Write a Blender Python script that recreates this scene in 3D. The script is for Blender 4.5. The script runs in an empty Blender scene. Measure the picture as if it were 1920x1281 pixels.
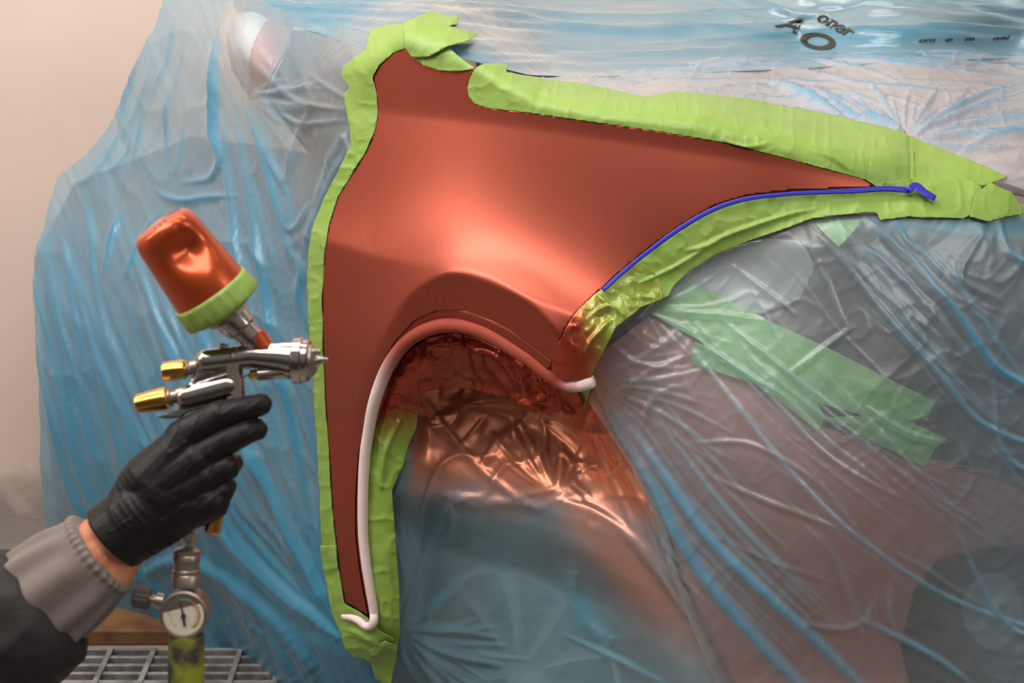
import bpy, bmesh, math, random
import numpy as np
from mathutils import Vector, Matrix

# ------------------------------------------------------------------ camera, world, lights
sc = bpy.context.scene
COL = sc.collection
FPX, CX, CY = 2637.0, 960.0, 640.5
PITCH, CAMZ = math.radians(20), 1.5
CAM = np.array([0.0, 0.0, CAMZ])
FW = np.array([0.0, math.cos(PITCH), -math.sin(PITCH)])
RT = np.array([1.0, 0.0, 0.0])
UP = np.array([0.0, math.sin(PITCH), math.cos(PITCH)])
cd = bpy.data.cameras.new('camera'); cam = bpy.data.objects.new('camera', cd); COL.objects.link(cam)
cam.location = CAM; cam.rotation_euler = (math.radians(90) - PITCH, 0, 0)
cd.sensor_width = 36; cd.lens = FPX / 1920 * 36; cd.clip_start = .05
cd.dof.use_dof = True; cd.dof.focus_distance = 2.02; cd.dof.aperture_fstop = 7.1
sc.camera = cam
sc.view_settings.view_transform = 'Standard'; sc.view_settings.look = 'None'
sc.view_settings.gamma = 1; sc.view_settings.exposure = 0.0

world = bpy.data.worlds.new('world'); sc.world = world; world.use_nodes = True
wn = world.node_tree; wn.nodes.clear()
wo = wn.nodes.new('ShaderNodeOutputWorld'); wb = wn.nodes.new('ShaderNodeBackground')
wr = wn.nodes.new('ShaderNodeValToRGB'); wt = wn.nodes.new('ShaderNodeTexCoord'); wx = wn.nodes.new('ShaderNodeSeparateXYZ')
wn.links.new(wt.outputs['Generated'], wx.inputs[0]); wn.links.new(wx.outputs['Z'], wr.inputs[0])
wr.color_ramp.elements[0].position = 0.0; wr.color_ramp.elements[0].color = (.10, .085, .08, 1)
wr.color_ramp.elements[1].position = 0.55; wr.color_ramp.elements[1].color = (.50, .45, .41, 1)
wn.links.new(wr.outputs[0], wb.inputs[0]); wb.inputs[1].default_value = 0.48
wn.links.new(wb.outputs[0], wo.inputs[0])

def area(name, loc, target, sx, sy, power, col=(1, .93, .87)):
    l = bpy.data.lights.new(name, 'AREA'); l.shape = 'RECTANGLE'; l.size = sx; l.size_y = sy
    l.energy = power; l.color = col
    o = bpy.data.objects.new(name, l); COL.objects.link(o); o.location = loc
    o.rotation_euler = (Vector(target) - Vector(loc)).to_track_quat('-Z', 'Y').to_euler()
    return o
# booth lamps out of view; the left one is added for the fender highlight
area('ceiling_lamp_front', (-0.5, 0.7, 3.0), (0.2, 2.0, .8), 2.8, .7, 48)
area('added_lamp_left', (-2.1, 1.2, 2.9), (-.2, 2.0, .9), 1.0, 2.4, 42)  # added lamp, placed to throw a highlight on the fender flare
area('ceiling_lamp_back', (-0.6, 2.0, 3.1), (-0.5, 2.9, 1.2), 3.6, .35, 48)
area('side_lamp', (2.8, 0.4, 2.4), (0.6, 2.1, .7), 1.4, .8, 18)

# ------------------------------------------------------------------ helpers
random.seed(7); rng = np.random.RandomState(11)
def at(px, py, Y):
    px, py, Y = np.broadcast_arrays(np.asarray(px, float), np.asarray(py, float), np.asarray(Y, float))
    d = FW + ((px - CX) / FPX)[..., None] * RT - ((py - CY) / FPX)[..., None] * UP
    return CAM + d * (Y / d[..., 1])[..., None]

def tag(o, label=None, cat=None, group=None, kind=None):
    if label: o['label'] = label
    if cat: o['category'] = cat
    if group: o['group'] = group
    if kind: o['kind'] = kind
    return o
def link(o, parent=None):
    COL.objects.link(o)
    if parent is not None:
        o.parent = parent
        m = Matrix.Translation(parent.location)
        if parent.parent is not None: m = Matrix.Translation(parent.parent_world) if hasattr(parent, 'parent_world') else m
        o.matrix_parent_inverse = WM[parent.name].inverted()
        WM[o.name] = Matrix.Identity(4)
    else:
        WM[o.name] = Matrix.Translation(o.location)
    return o
WM = {}
def empty(name, loc, parent=None):
    o = bpy.data.objects.new(name, None); o.location = Vector(loc); o.empty_display_size = .05
    return link(o, parent)
def mesh_obj(name, V, Fc, mat, parent=None, smooth=True, attrs=None):
    me = bpy.data.meshes.new(name)
    me.from_pydata([tuple(map(float, v)) for v in V], [], [tuple(int(i) for i in f) for f in Fc])
    if attrs:
        for k, a in attrs.items():
            at_ = me.attributes.new(k, 'FLOAT', 'POINT'); at_.data.foreach_set('value', np.asarray(a, dtype=np.float32))
    if mat: me.materials.append(mat)
    if smooth: me.polygons.foreach_set('use_smooth', [True] * len(me.polygons))
    me.update()
    o = bpy.data.objects.new(name, me)
    return link(o, parent)
def solid(o, t, off=-1):
    m = o.modifiers.new('thickness', 'SOLIDIFY'); m.thickness = t; m.offset = off; return o

def vnoise(x, y, seed=0):
    x = np.asarray(x, float); y = np.asarray(y, float)
    r = np.random.RandomState(seed).rand(64, 64)
    xi = np.floor(x).astype(int); yi = np.floor(y).astype(int); fx = x - xi; fy = y - yi
    fx = fx * fx * (3 - 2 * fx); fy = fy * fy * (3 - 2 * fy)
    g = lambda a, b: r[a % 64, b % 64]
    return (g(xi, yi) * (1 - fx) + g(xi + 1, yi) * fx) * (1 - fy) + (g(xi, yi + 1) * (1 - fx) + g(xi + 1, yi + 1) * fx) * fy
def fbm(x, y, seed=0, o=3):
    s = 0; a = .5
    for k in range(o): s = s + a * (vnoise(x * 2**k, y * 2**k, seed + k) - .5); a *= .5
    return s
def ridged(x, y, seed=0, p=4):
    return (1 - np.abs(2 * vnoise(x, y, seed) - 1)) ** p
def sstep(a, b, x):
    t = np.clip((np.asarray(x, float) - a) / (b - a), 0, 1); return t * t * (3 - 2 * t)
def spl(pts, closed=False, step=6):
    P = np.array(pts, float); n = len(P); out = []
    rngk = range(n) if closed else range(n - 1)
    for i in rngk:
        if closed: a, b, c, d = P[(i - 1) % n], P[i], P[(i + 1) % n], P[(i + 2) % n]
        else: a, b, c, d = P[max(i - 1, 0)], P[i], P[i + 1], P[min(i + 2, n - 1)]
        L = np.linalg.norm(c - b); k = max(1, int(L / step))
        # centripetal-ish: scale tangents by local segment length
        la = max(np.linalg.norm(b - a), 1e-6); lc = max(np.linalg.norm(d - c), 1e-6)
        m1 = (c - a) / (la + L) * L if la > 1e-5 else (c - b); m2 = (d - b) / (lc + L) * L if lc > 1e-5 else (c - b)
        for j in range(k):
            t = j / k; t2 = t * t; t3 = t2 * t
            out.append((2*t3-3*t2+1)*b + (t3-2*t2+t)*m1 + (-2*t3+3*t2)*c + (t3-t2)*m2)
    if not closed: out.append(P[-1])
    return np.array(out)
def inpoly(x, y, poly):
    ins = np.zeros(x.shape, bool); n = len(poly)
    for i in range(n):
        x1, y1 = poly[i]; x2, y2 = poly[(i + 1) % n]
        if y1 == y2: continue
        c = ((y1 > y) != (y2 > y)) & (x < (x2 - x1) * (y - y1) / (y2 - y1) + x1)
        ins ^= c
    return ins
def seg_near(x, y, P, closed=True):
    """nearest point on a polyline: (distance, nx, ny, side)"""
    bd = np.full(x.shape, 1e18); bx = x.copy(); by = y.copy(); bs = np.zeros(x.shape); n = len(P)
    for i in range(n if closed else n - 1):
        ax, ay = P[i]; cx, cy = P[(i + 1) % n]; dx, dy = cx - ax, cy - ay; L2 = dx * dx + dy * dy
        if L2 < 1e-9: continue
        t = np.clip(((x - ax) * dx + (y - ay) * dy) / L2, 0, 1)
        qx = ax + t * dx; qy = ay + t * dy; d = (x - qx)**2 + (y - qy)**2
        m = d < bd
        bd[m] = d[m]; bx[m] = qx[m]; by[m] = qy[m]; bs[m] = np.sign(dx * (y - ay) - dy * (x - ax))[m]
    return np.sqrt(bd), bx, by, bs

# depth of the covered car, through control points (thin-plate spline)
CP = [(1100,650,1.85),(1050,450,1.88),(850,450,1.97),(620,450,2.10),(620,900,2.07),(690,1150,2.03),(620,1200,2.06),
 (700,140,2.15),(860,70,2.20),(1000,190,2.04),(1300,240,1.97),(1640,345,1.90),(1250,430,1.87),(620,250,2.14),
 (1000,120,2.36),(1250,150,2.30),(1500,90,2.60),(1900,90,2.62),(1700,220,2.14),(1900,300,2.03),(1500,240,2.05),(1300,80,2.60),
 (900,10,2.62),(1500,10,2.68),(1910,10,2.66),(2100,-40,2.70),(700,-40,2.62),(1400,500,1.84),(1700,440,1.86),(1910,430,1.92),(1600,700,1.76),(1900,700,1.84),
 (1300,900,1.75),(1600,1000,1.70),(1910,1100,1.80),(1300,1270,1.76),(1800,1270,1.74),
 (70,500,2.70),(70,950,2.62),(300,950,2.38),(300,500,2.45),(300,20,2.80),(300,250,2.66),(480,100,2.42),(500,500,2.22),(480,950,2.2),
 (480,1250,2.36),(150,1200,2.62),(300,1180,2.52),(850,800,2.0),(1000,1000,1.93),(900,1250,1.98),(1400,380,1.87),(1150,260,2.06)]
CPa = np.array(CP); cxy = CPa[:, :2] / 1000
def _U(r2): return np.where(r2 > 1e-12, r2 * np.log(r2 + 1e-12), 0)
K = _U(((cxy[:, None] - cxy[None])**2).sum(-1)) + 2e-4 * np.eye(len(CPa))
Pm = np.hstack([np.ones((len(CPa), 1)), cxy])
TW = np.linalg.solve(np.block([[K, Pm], [Pm.T, np.zeros((3, 3))]]), np.concatenate([CPa[:, 2], np.zeros(3)]))
def YC0(px, py):
    px = np.asarray(px, float); py = np.asarray(py, float); x = px / 1000; y = py / 1000
    s = TW[-3] + TW[-2] * x + TW[-1] * y
    for i in range(len(CPa)):
        s = s + TW[i] * _U((x - cxy[i, 0])**2 + (y - cxy[i, 1])**2)
    return s

def _quad(x, y): x = x / 1000; y = y / 1000; return np.stack([np.ones_like(x), x, y, x*x, x*y, y*y], -1)
FHULL = [(700,140),(770,95),(890,150),(1000,215),(1300,258),(1640,345),(1400,368),(1220,465),(1060,620),(1030,680),(870,590),(700,740),(690,1150),(640,1130),(610,650),(640,370),(705,250)]
_fp = np.array([(620,150,2.13),(620,450,2.09),(620,700,2.06),(660,1150,2.03),(850,100,2.03),(850,200,2.005),(850,450,1.965),(850,600,1.945),(1050,200,1.93),(1050,450,1.885),(1050,650,1.855),(1300,250,1.905),(1300,400,1.875),(1640,345,1.895)])
QC = np.linalg.lstsq(_quad(_fp[:, 0], _fp[:, 1]), _fp[:, 2], rcond=None)[0]
def YC(px, py):
    px = np.asarray(px, float); py = np.asarray(py, float); px, py = np.broadcast_arrays(px, py)
    b = YC0(px, py); near = (px > 480) & (px < 1800) & (py > -40) & (py < 1290)
    if near.any():
        x = px[near].astype(float); y = py[near].astype(float)
        d, _, _, _ = seg_near(x, y, FHULL); d = np.where(inpoly(x, y, FHULL), 0, d)
        w = 1 - sstep(10, 110, d); b = b.copy(); b[near] = b[near] * (1 - w) + (_quad(x, y) @ QC) * w
    return b

def fold_field(PX, PY, folds):
    h = np.zeros(PX.shape); d = np.zeros(PX.shape)
    for pts, w, hh, dd in folds:
        P = spl(pts, step=max(5, w * .8)); n = len(P)
        x0, y0 = P.min(0) - 3 * w; x1, y1 = P.max(0) + 3 * w
        m = (PX > x0) & (PX < x1) & (PY > y0) & (PY < y1)
        if not m.any() or n < 2: continue
        X = PX[m]; Y = PY[m]; best = np.full(X.shape, 1e9); bi = np.zeros(X.shape, int)
        for i in range(n):
            q = (X - P[i, 0])**2 + (Y - P[i, 1])**2; mm = q < best; best[mm] = q[mm]; bi[mm] = i
        T = np.gradient(P, axis=0); T /= np.linalg.norm(T, axis=1)[:, None] + 1e-9
        dx = X - P[bi, 0]; dy = Y - P[bi, 1]
        sd = T[bi, 0] * dy - T[bi, 1] * dx; al = T[bi, 0] * dx + T[bi, 1] * dy
        dist = np.where((bi == 0) | (bi == n - 1), np.sqrt(best), np.abs(sd))
        s = bi / max(n - 1, 1); tp = np.sin(np.pi * np.clip(s * .96 + .02, 0, 1)) ** .6
        ww = w * (.45 + .55 * tp)
        prof = np.where(sd > 0, np.exp(-(dist / ww)**2), np.exp(-(dist / (.45 * ww))**2))
        nw = hh * tp * prof; h[m] = np.maximum(h[m], nw) + .3 * np.minimum(h[m], nw)
        d[m] = np.maximum(d[m], dd * tp * np.exp(-(dist / (.75 * ww))**2))
    return h, d
def streaks(guide, n, spread, w, h, d, seed, ln=(.3, 1)):
    r = random.Random(seed); G = spl(guide, step=15); out = []; m = len(G)
    T = np.gradient(G, axis=0); T /= np.linalg.norm(T, axis=1)[:, None] + 1e-9; N = np.stack([-T[:, 1], T[:, 0]], 1)
    for k in range(n):
        L = r.uniform(*ln); a = r.uniform(0, 1 - L); i0, i1 = int(a * (m - 1)), int((a + L) * (m - 1))
        if i1 - i0 < 3: continue
        off = r.uniform(-spread, spread); dr = r.uniform(-.25, .25) * spread; idx = np.linspace(i0, i1, 6).astype(int)
        pts = [G[i] + N[i] * (off + dr * (j / 5) + r.uniform(-1, 1) * w * .5) for j, i in enumerate(idx)]
        s = r.uniform(.5, 1.3)
        out.append((pts, w * s, h * s * r.uniform(.4, 1), d * r.uniform(.2, 1)))
    return out
def fan(o, ends, n, w, h, d, seed):
    r = random.Random(seed); out = []; E = spl(ends, step=8)
    for k in range(n):
        e = E[min(len(E) - 1, int(len(E) * (k + r.random()) / n))]; f = r.uniform(.45, 1); a = r.uniform(0.02, .12)
        o_ = np.array(o, float); v = e - o_; nrm = np.array([-v[1], v[0]]) * r.uniform(-.05, .05)
        pts = [o_ + v * a, o_ + v * (a + f) / 2 + nrm, o_ + v * f]; s = r.uniform(.5, 1.3)
        out.append((pts, w * s, h * s, d * r.uniform(.2, 1)))
    return out

HS = .42
def sheet(name, poly, mat, parent=None, off=0.0, step=4, folds=(), extra=None, attrs=None, Yf=YC, closed_spline=False, taper=0, thick=None, hscale=1.0):
    P = spl(poly, True, step * 1.5) if closed_spline else np.array(poly, float)
    x0, y0 = P.min(0) - step; x1, y1 = P.max(0) + step
    xs = np.arange(x0, x1 + step, step); ys = np.arange(y0, y1 + step, step)
    PX, PY = np.meshgrid(xs, ys); ins = inpoly(PX, PY, P)
    cell = ins[:-1, :-1] | ins[1:, :-1] | ins[:-1, 1:] | ins[1:, 1:]
    used = np.zeros(ins.shape, bool)
    for a in (0, 1):
        for b in (0, 1): used[a:a + cell.shape[0], b:b + cell.shape[1]] |= cell
    snap = used & ~ins
    _, nx, ny, _ = seg_near(PX[snap], PY[snap], P); PX[snap] = nx; PY[snap] = ny
    us = np.where(used)
    gx, gy = PX[us], PY[us]
    def pos(x, y): return at(x, y, Yf(x, y))
    B = pos(gx, gy); e = 2.0
    N = np.cross(pos(gx + e, gy) - pos(gx - e, gy), pos(gx, gy - e) - pos(gx, gy + e)); N /= np.linalg.norm(N, axis=1)[:, None] + 1e-12
    N *= np.sign((N * (CAM - B)).sum(1))[:, None]
    h, d = fold_field(gx, gy, folds) if len(folds) else (np.zeros(gx.shape), np.zeros(gx.shape))
    if extra is not None: h = h + extra(gx, gy)
    if taper: h = h * sstep(0, taper, seg_near(gx, gy, P)[0])
    V = B + N * (off + h * hscale)[:, None]
    idx = -np.ones(ins.shape, int); idx[us] = np.arange(len(gx))
    c = np.where(cell)
    F = np.stack([idx[c], idx[c[0] + 1, c[1]], idx[c[0] + 1, c[1] + 1], idx[c[0], c[1] + 1]], 1)
    A = {}
    if attrs is not None: A = attrs(gx, gy, d)
    o = mesh_obj(name, V, F, mat, parent, True, A)
    if thick: solid(o, thick)
    return o

# ------------------------------------------------------------------ materials
def newmat(name):
    m = bpy.data.materials.new(name); m.use_nodes = True; nt = m.node_tree; nt.nodes.clear()
    out = nt.nodes.new('ShaderNodeOutputMaterial'); return m, nt, out
def N_(nt, t, **kw):
    n = nt.nodes.new(t)
    for k, v in kw.items(): setattr(n, k, v)
    return n
def setin(n, d):
    for k, v in d.items(): n.inputs[k].default_value = v
def noise_bump(nt, scale, strength, dist=.002, detail=3, stretch=(1, 1, 1), rot=(0, 0, 0)):
    tc = N_(nt, 'ShaderNodeTexCoord'); mp = N_(nt, 'ShaderNodeMapping'); mp.inputs['Scale'].default_value = stretch; mp.inputs['Rotation'].default_value = rot
    nz = N_(nt, 'ShaderNodeTexNoise'); setin(nz, {'Scale': scale, 'Detail': detail})
    bp = N_(nt, 'ShaderNodeBump'); setin(bp, {'Strength': strength, 'Distance': dist})
    nt.links.new(tc.outputs['Object'], mp.inputs[0]); nt.links.new(mp.outputs[0], nz.inputs['Vector']); nt.links.new(nz.outputs[0], bp.inputs['Height'])
    return bp, nz
def pbr(name, col, rough=.5, metal=0., spec=.5, bump=None, vary=None, coat=0.):
    m, nt, out = newmat(name); b = N_(nt, 'ShaderNodeBsdfPrincipled')
    setin(b, {'Base Color': (*col, 1), 'Roughness': rough, 'Metallic': metal, 'Specular IOR Level': spec, 'Coat Weight': coat})
    if bump:
        bp, nz = noise_bump(nt, *bump); nt.links.new(bp.outputs[0], b.inputs['Normal'])
    if vary:
        col2, sc_ = vary[0], vary[1]
        tc = N_(nt, 'ShaderNodeTexCoord'); nz = N_(nt, 'ShaderNodeTexNoise'); setin(nz, {'Scale': sc_, 'Detail': 5})
        rp = N_(nt, 'ShaderNodeValToRGB'); lo, hi = vary[2] if len(vary) > 2 else (.4, .6)
        rp.color_ramp.elements[0].position = lo; rp.color_ramp.elements[1].position = hi
        rp.color_ramp.elements[0].color = (*col, 1); rp.color_ramp.elements[1].color = (*col2, 1)
        nt.links.new(tc.outputs['Object'], nz.inputs['Vector']); nt.links.new(nz.outputs[0], rp.inputs[0]); nt.links.new(rp.outputs[0], b.inputs['Base Color'])
    nt.links.new(b.outputs[0], out.inputs[0]); return m

PAINT_COL = (.37, .066, .034)
def paint_mat(name, col=PAINT_COL, rough=.37, metal=.85):
    m, nt, out = newmat(name); b = N_(nt, 'ShaderNodeBsdfPrincipled')
    setin(b, {'Base Color': (*col, 1), 'Roughness': rough, 'Metallic': metal, 'Coat Weight': .5, 'Coat Roughness': .40})
    bp, nz = noise_bump(nt, 900, .12, .0006, 2)
    nt.links.new(bp.outputs[0], b.inputs['Normal']); nt.links.new(b.outputs[0], out.inputs[0]); return m

def film_mat(name, c0=(.50, .58, .62), c1=(.10, .42, .62), h0=.28, h1=.65, t0=(.86, .93, .96), t1=(.40, .72, .86), gl=.9, rough=.2, bump=(40, .5, .006), stretch=(1, 1, 1), rot=(0, 0, 0)):
    m, nt, out = newmat(name); L = nt.links
    a = N_(nt, 'ShaderNodeAttribute', attribute_name='layers'); s = N_(nt, 'ShaderNodeAttribute', attribute_name='spray')
    def mix(ca, cb):
        mx = N_(nt, 'ShaderNodeMix', data_type='RGBA'); mx.inputs[6].default_value = (*ca, 1); mx.inputs[7].default_value = (*cb, 1)
        L.new(a.outputs['Fac'], mx.inputs[0]); return mx
    bp, nz = noise_bump(nt, bump[0], bump[1], bump[2], 4, stretch, rot)
    bp2, nz2 = noise_bump(nt, bump[0] * 5, bump[1] * .5, bump[2] * .25, 3, stretch, rot); L.new(bp.outputs[0], bp2.inputs['Normal'])
    tint = mix(t0, t1); hz = mix(c0, c1)
    tr = N_(nt, 'ShaderNodeBsdfTransparent'); L.new(tint.outputs[2], tr.inputs[0])
    df = N_(nt, 'ShaderNodeBsdfDiffuse'); L.new(hz.outputs[2], df.inputs[0]); L.new(bp2.outputs[0], df.inputs['Normal'])
    tl = N_(nt, 'ShaderNodeBsdfTranslucent'); L.new(hz.outputs[2], tl.inputs[0])
    m1 = N_(nt, 'ShaderNodeMixShader'); m1.inputs[0].default_value = .25; L.new(df.outputs[0], m1.inputs[1]); L.new(tl.outputs[0], m1.inputs[2])
    ma = N_(nt, 'ShaderNodeMath', operation='MULTIPLY_ADD', use_clamp=True); L.new(a.outputs['Fac'], ma.inputs[0]); ma.inputs[1].default_value = h1; ma.inputs[2].default_value = h0
    m2 = N_(nt, 'ShaderNodeMixShader'); L.new(ma.outputs[0], m2.inputs[0]); L.new(tr.outputs[0], m2.inputs[1]); L.new(m1.outputs[0], m2.inputs[2])
    fr = N_(nt, 'ShaderNodeFresnel'); fr.inputs[0].default_value = 1.5; L.new(bp2.outputs[0], fr.inputs['Normal'])
    fm = N_(nt, 'ShaderNodeMath', operation='MULTIPLY_ADD', use_clamp=True); L.new(fr.outputs[0], fm.inputs[0]); fm.inputs[1].default_value = gl * 1.3; fm.inputs[2].default_value = .02
    g = N_(nt, 'ShaderNodeBsdfGlossy'); setin(g, {'Roughness': rough, 'Color': (1, 1, 1, 1)}); L.new(bp2.outputs[0], g.inputs['Normal'])
    m3 = N_(nt, 'ShaderNodeMixShader'); L.new(fm.outputs[0], m3.inputs[0]); L.new(m2.outputs[0], m3.inputs[1]); L.new(g.outputs[0], m3.inputs[2])
    pb = N_(nt, 'ShaderNodeBsdfPrincipled'); setin(pb, {'Base Color': (.66, .25, .14, 1), 'Metallic': .7, 'Roughness': .38}); L.new(bp2.outputs[0], pb.inputs['Normal'])
    nz3 = N_(nt, 'ShaderNodeTexNoise'); setin(nz3, {'Scale': 260, 'Detail': 2}); tc = N_(nt, 'ShaderNodeTexCoord'); L.new(tc.outputs['Object'], nz3.inputs['Vector'])
    sub = N_(nt, 'ShaderNodeMath', operation='MULTIPLY_ADD'); L.new(nz3.outputs[0], sub.inputs[0]); sub.inputs[1].default_value = .5; sub.inputs[2].default_value = -.25
    gate = N_(nt, 'ShaderNodeMath', operation='MULTIPLY'); L.new(sub.outputs[0], gate.inputs[0])
    om = N_(nt, 'ShaderNodeMath', operation='GREATER_THAN'); L.new(s.outputs['Fac'], om.inputs[0]); om.inputs[1].default_value = .02; L.new(om.outputs[0], gate.inputs[1])
    sa = N_(nt, 'ShaderNodeMath', operation='ADD', use_clamp=True); L.new(s.outputs['Fac'], sa.inputs[0]); L.new(gate.outputs[0], sa.inputs[1])
    m4 = N_(nt, 'ShaderNodeMixShader'); L.new(sa.outputs[0], m4.inputs[0]); L.new(m3.outputs[0], m4.inputs[1]); L.new(pb.outputs[0], m4.inputs[2])
    L.new(m4.outputs[0], out.inputs[0]); return m

def tape_mat(name, col=(.36, .60, .08), spraycol=(.45, .09, .04), rough=.42, alpha=1.0):
    m, nt, out = newmat(name); L = nt.links; b = N_(nt, 'ShaderNodeBsdfPrincipled')
    s = N_(nt, 'ShaderNodeAttribute', attribute_name='spray'); tc = N_(nt, 'ShaderNodeTexCoord')
    nz = N_(nt, 'ShaderNodeTexNoise'); setin(nz, {'Scale': 18, 'Detail': 4}); L.new(tc.outputs['Object'], nz.inputs['Vector'])
    mx = N_(nt, 'ShaderNodeMix', data_type='RGBA'); L.new(nz.outputs[0], mx.inputs[0])
    mx.inputs[6].default_value = (col[0] * .82, col[1] * .88, col[2] * .7, 1); mx.inputs[7].default_value = (min(1, col[0] * 1.2), min(1, col[1] * 1.1), col[2] * 1.5, 1)
    m2 = N_(nt, 'ShaderNodeMix', data_type='RGBA'); L.new(s.outputs['Fac'], m2.inputs[0]); L.new(mx.outputs[2], m2.inputs[6]); m2.inputs[7].default_value = (*spraycol, 1)
    bp, _ = noise_bump(nt, 70, .35, .0025, 4, (1, 1, 1)); bp2, _ = noise_bump(nt, 700, .3, .0004, 2); L.new(bp.outputs[0], bp2.inputs['Normal'])
    L.new(m2.outputs[2], b.inputs['Base Color']); L.new(bp2.outputs[0], b.inputs['Normal'])
    mm = N_(nt, 'ShaderNodeMath', operation='MULTIPLY'); L.new(s.outputs['Fac'], mm.inputs[0]); mm.inputs[1].default_value = .6; L.new(mm.outputs[0], b.inputs['Metallic'])
    setin(b, {'Roughness': rough, 'Subsurface Weight': 0, 'Alpha': alpha})
    L.new(b.outputs[0], out.inputs[0]); return m

M = {}
M['paint'] = paint_mat('fresh_copper_red_basecoat')
M['bumper'] = pbr('red_bumper_paint', (.80, .36, .31), .35, .2, coat=.5)
M['bonnet'] = pbr('bonnet_paint_plus_sheen', (.62, .50, .48), .3, .2, coat=.5)  # red bonnet turned pinkish grey: its pale reflection is put into the colour
M['dark'] = pbr('dark_trim', (.012, .012, .013), .5)
M['glass_dark'] = pbr('dark_glass', (.02, .028, .03), .12)
M['headlight'] = pbr('headlight_lens', (.10, .11, .12), .25, .2, coat=.6)
M['door'] = pbr('door_panel', (.20, .22, .24), .4)
M['mirror'] = pbr('mirror_primer_cap', (.80, .74, .74), .35)
M['rubber'] = pbr('tyre_rubber', (.015, .017, .018), .75)
M['alloy'] = pbr('alloy_rim', (.88, .90, .90), .4, .2)
M['tape'] = tape_mat('green_masking_tape', (.235, .39, .065))
M['tape2'] = tape_mat('green_masking_tape_pale', (.36, .72, .26))
M['red_film'] = tape_mat('red_sprayed_masking', (.235, .39, .055), (.36, .055, .025), .25)
M['blue'] = pbr('blue_fine_line_tape', (.02, .025, .42), .45)
M['foam'] = tape_mat('white_foam_tape', (.80, .68, .60), (.40, .062, .028), .8)
M['film_a'] = film_mat('blue_masking_film', h0=.26, h1=.70, c0=(.40, .50, .55), c1=(.05, .29, .47), gl=.8, rough=.3, bump=(14, .14, .01), stretch=(3.5, 3.5, .8), rot=(0, 0, 0))
M['film_b'] = film_mat('blue_masking_film_top', h0=.62, h1=.35, c0=(.56, .66, .69), c1=(.05, .26, .39), gl=.9, rough=.3, bump=(6, .3, .02), stretch=(.6, 2, 5))
M['film_c'] = film_mat('clear_masking_film_bonnet', h0=.45, h1=.5, c0=(.84, .79, .80), c1=(.15, .40, .60), gl=1.0, rough=.25, bump=(30, .25, .004))
M['film_d'] = film_mat('clear_masking_film_bumper', t0=(.93, .97, .98), h0=.17, h1=.76, c0=(.60, .63, .65), c1=(.08, .38, .60), gl=.65, rough=.32, bump=(22, .15, .006))
M['film_e'] = film_mat('blue_masking_film_wheel', h0=.44, h1=.45, c0=(.42, .72, .86), c1=(.12, .50, .72), gl=.8, rough=.3, bump=(24, .25, .006), t0=(.7, .88, .93))
M['steel'] = pbr('polished_steel', (.48, .45, .41), .16, 1.0, bump=(60, .05, .001))
M['steel_dull'] = pbr('dull_steel', (.36, .31, .27), .38, .9, bump=(90, .25, .001))
M['brass'] = pbr('brass_knob', (.66, .38, .10), .25, 1.0)
M['cup'] = pbr('copper_paint_in_cup', (.50, .075, .018), .30, .6, coat=.25, bump=(25, .12, .004))
M['glove'] = pbr('black_nitrile', (.010, .009, .009), .48, 0, .25, bump=(50, .25, .002, 4, (1, 1, 2.5), (0, .6, 0)))
M['skin'] = pbr('skin', (.62, .26, .14), .5, bump=(220, .2, .0006), vary=((.54, .19, .10), 20))
M['cuff'] = pbr('grey_cuff_fabric', (.19, .155, .14), .85, bump=(900, .3, .0005))
M['sleeve'] = pbr('black_sleeve_fabric', (.012, .011, .011), .75, bump=(30, .4, .006))
M['wall'] = pbr('painted_wall', (.74, .60, .53), .6, vary=((.66, .54, .48), 2.2, (.3, .75)), bump=(8, .1, .01))
M['floor'] = pbr('booth_floor', (.26, .23, .21), .6, vary=((.18, .16, .15), 5))
M['grate'] = pbr('floor_grating_steel', (.36, .35, .34), .5, .4, vary=((.2, .19, .18), 30))
M['pit'] = pbr('floor_pit', (.03, .03, .03), .9)
M['board'] = pbr('rusty_board', (.10, .035, .018), .7, vary=((.20, .10, .03), 9), bump=(40, .5, .003))
M['yellow'] = pbr('hose_yellow_paint', (.03, .03, .028), .55, vary=((.22, .24, .012), 22, (.48, .60)))
M['dial'] = pbr('dial_face', (.60, .56, .44), .4)
M['ink'] = pbr('black_ink', (.03, .025, .02), .5)
M['dred'] = pbr('dial_red', (.45, .12, .08), .5); M['dgreen'] = pbr('dial_green', (.12, .28, .14), .5)

# wall with a darker scuffed foot, procedural by height
def wall_mat():
    m = M['wall']; nt = m.node_tree; b = [n for n in nt.nodes if n.type == 'BSDF_PRINCIPLED'][0]
    src = b.inputs['Base Color'].links[0].from_socket
    tc = N_(nt, 'ShaderNodeTexCoord'); sx = N_(nt, 'ShaderNodeSeparateXYZ'); nt.links.new(tc.outputs['Object'], sx.inputs[0])
    nz = N_(nt, 'ShaderNodeTexNoise'); setin(nz, {'Scale': 9, 'Detail': 6}); nt.links.new(tc.outputs['Object'], nz.inputs['Vector'])
    a = N_(nt, 'ShaderNodeMath', operation='MULTIPLY_ADD'); nt.links.new(nz.outputs[0], a.inputs[0]); a.inputs[1].default_value = .35; nt.links.new(sx.outputs['Z'], a.inputs[2])
    r = N_(nt, 'ShaderNodeMapRange'); setin(r, {'From Min': .16, 'From Max': .27, 'To Min': .8, 'To Max': 0}); nt.links.new(a.outputs[0], r.inputs[0])
    mx = N_(nt, 'ShaderNodeMix', data_type='RGBA'); nt.links.new(r.outputs[0], mx.inputs[0]); nt.links.new(src, mx.inputs[6]); mx.inputs[7].default_value = (.22, .21, .21, 1)
    nt.links.new(mx.outputs[2], b.inputs['Base Color'])
wall_mat()

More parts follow.
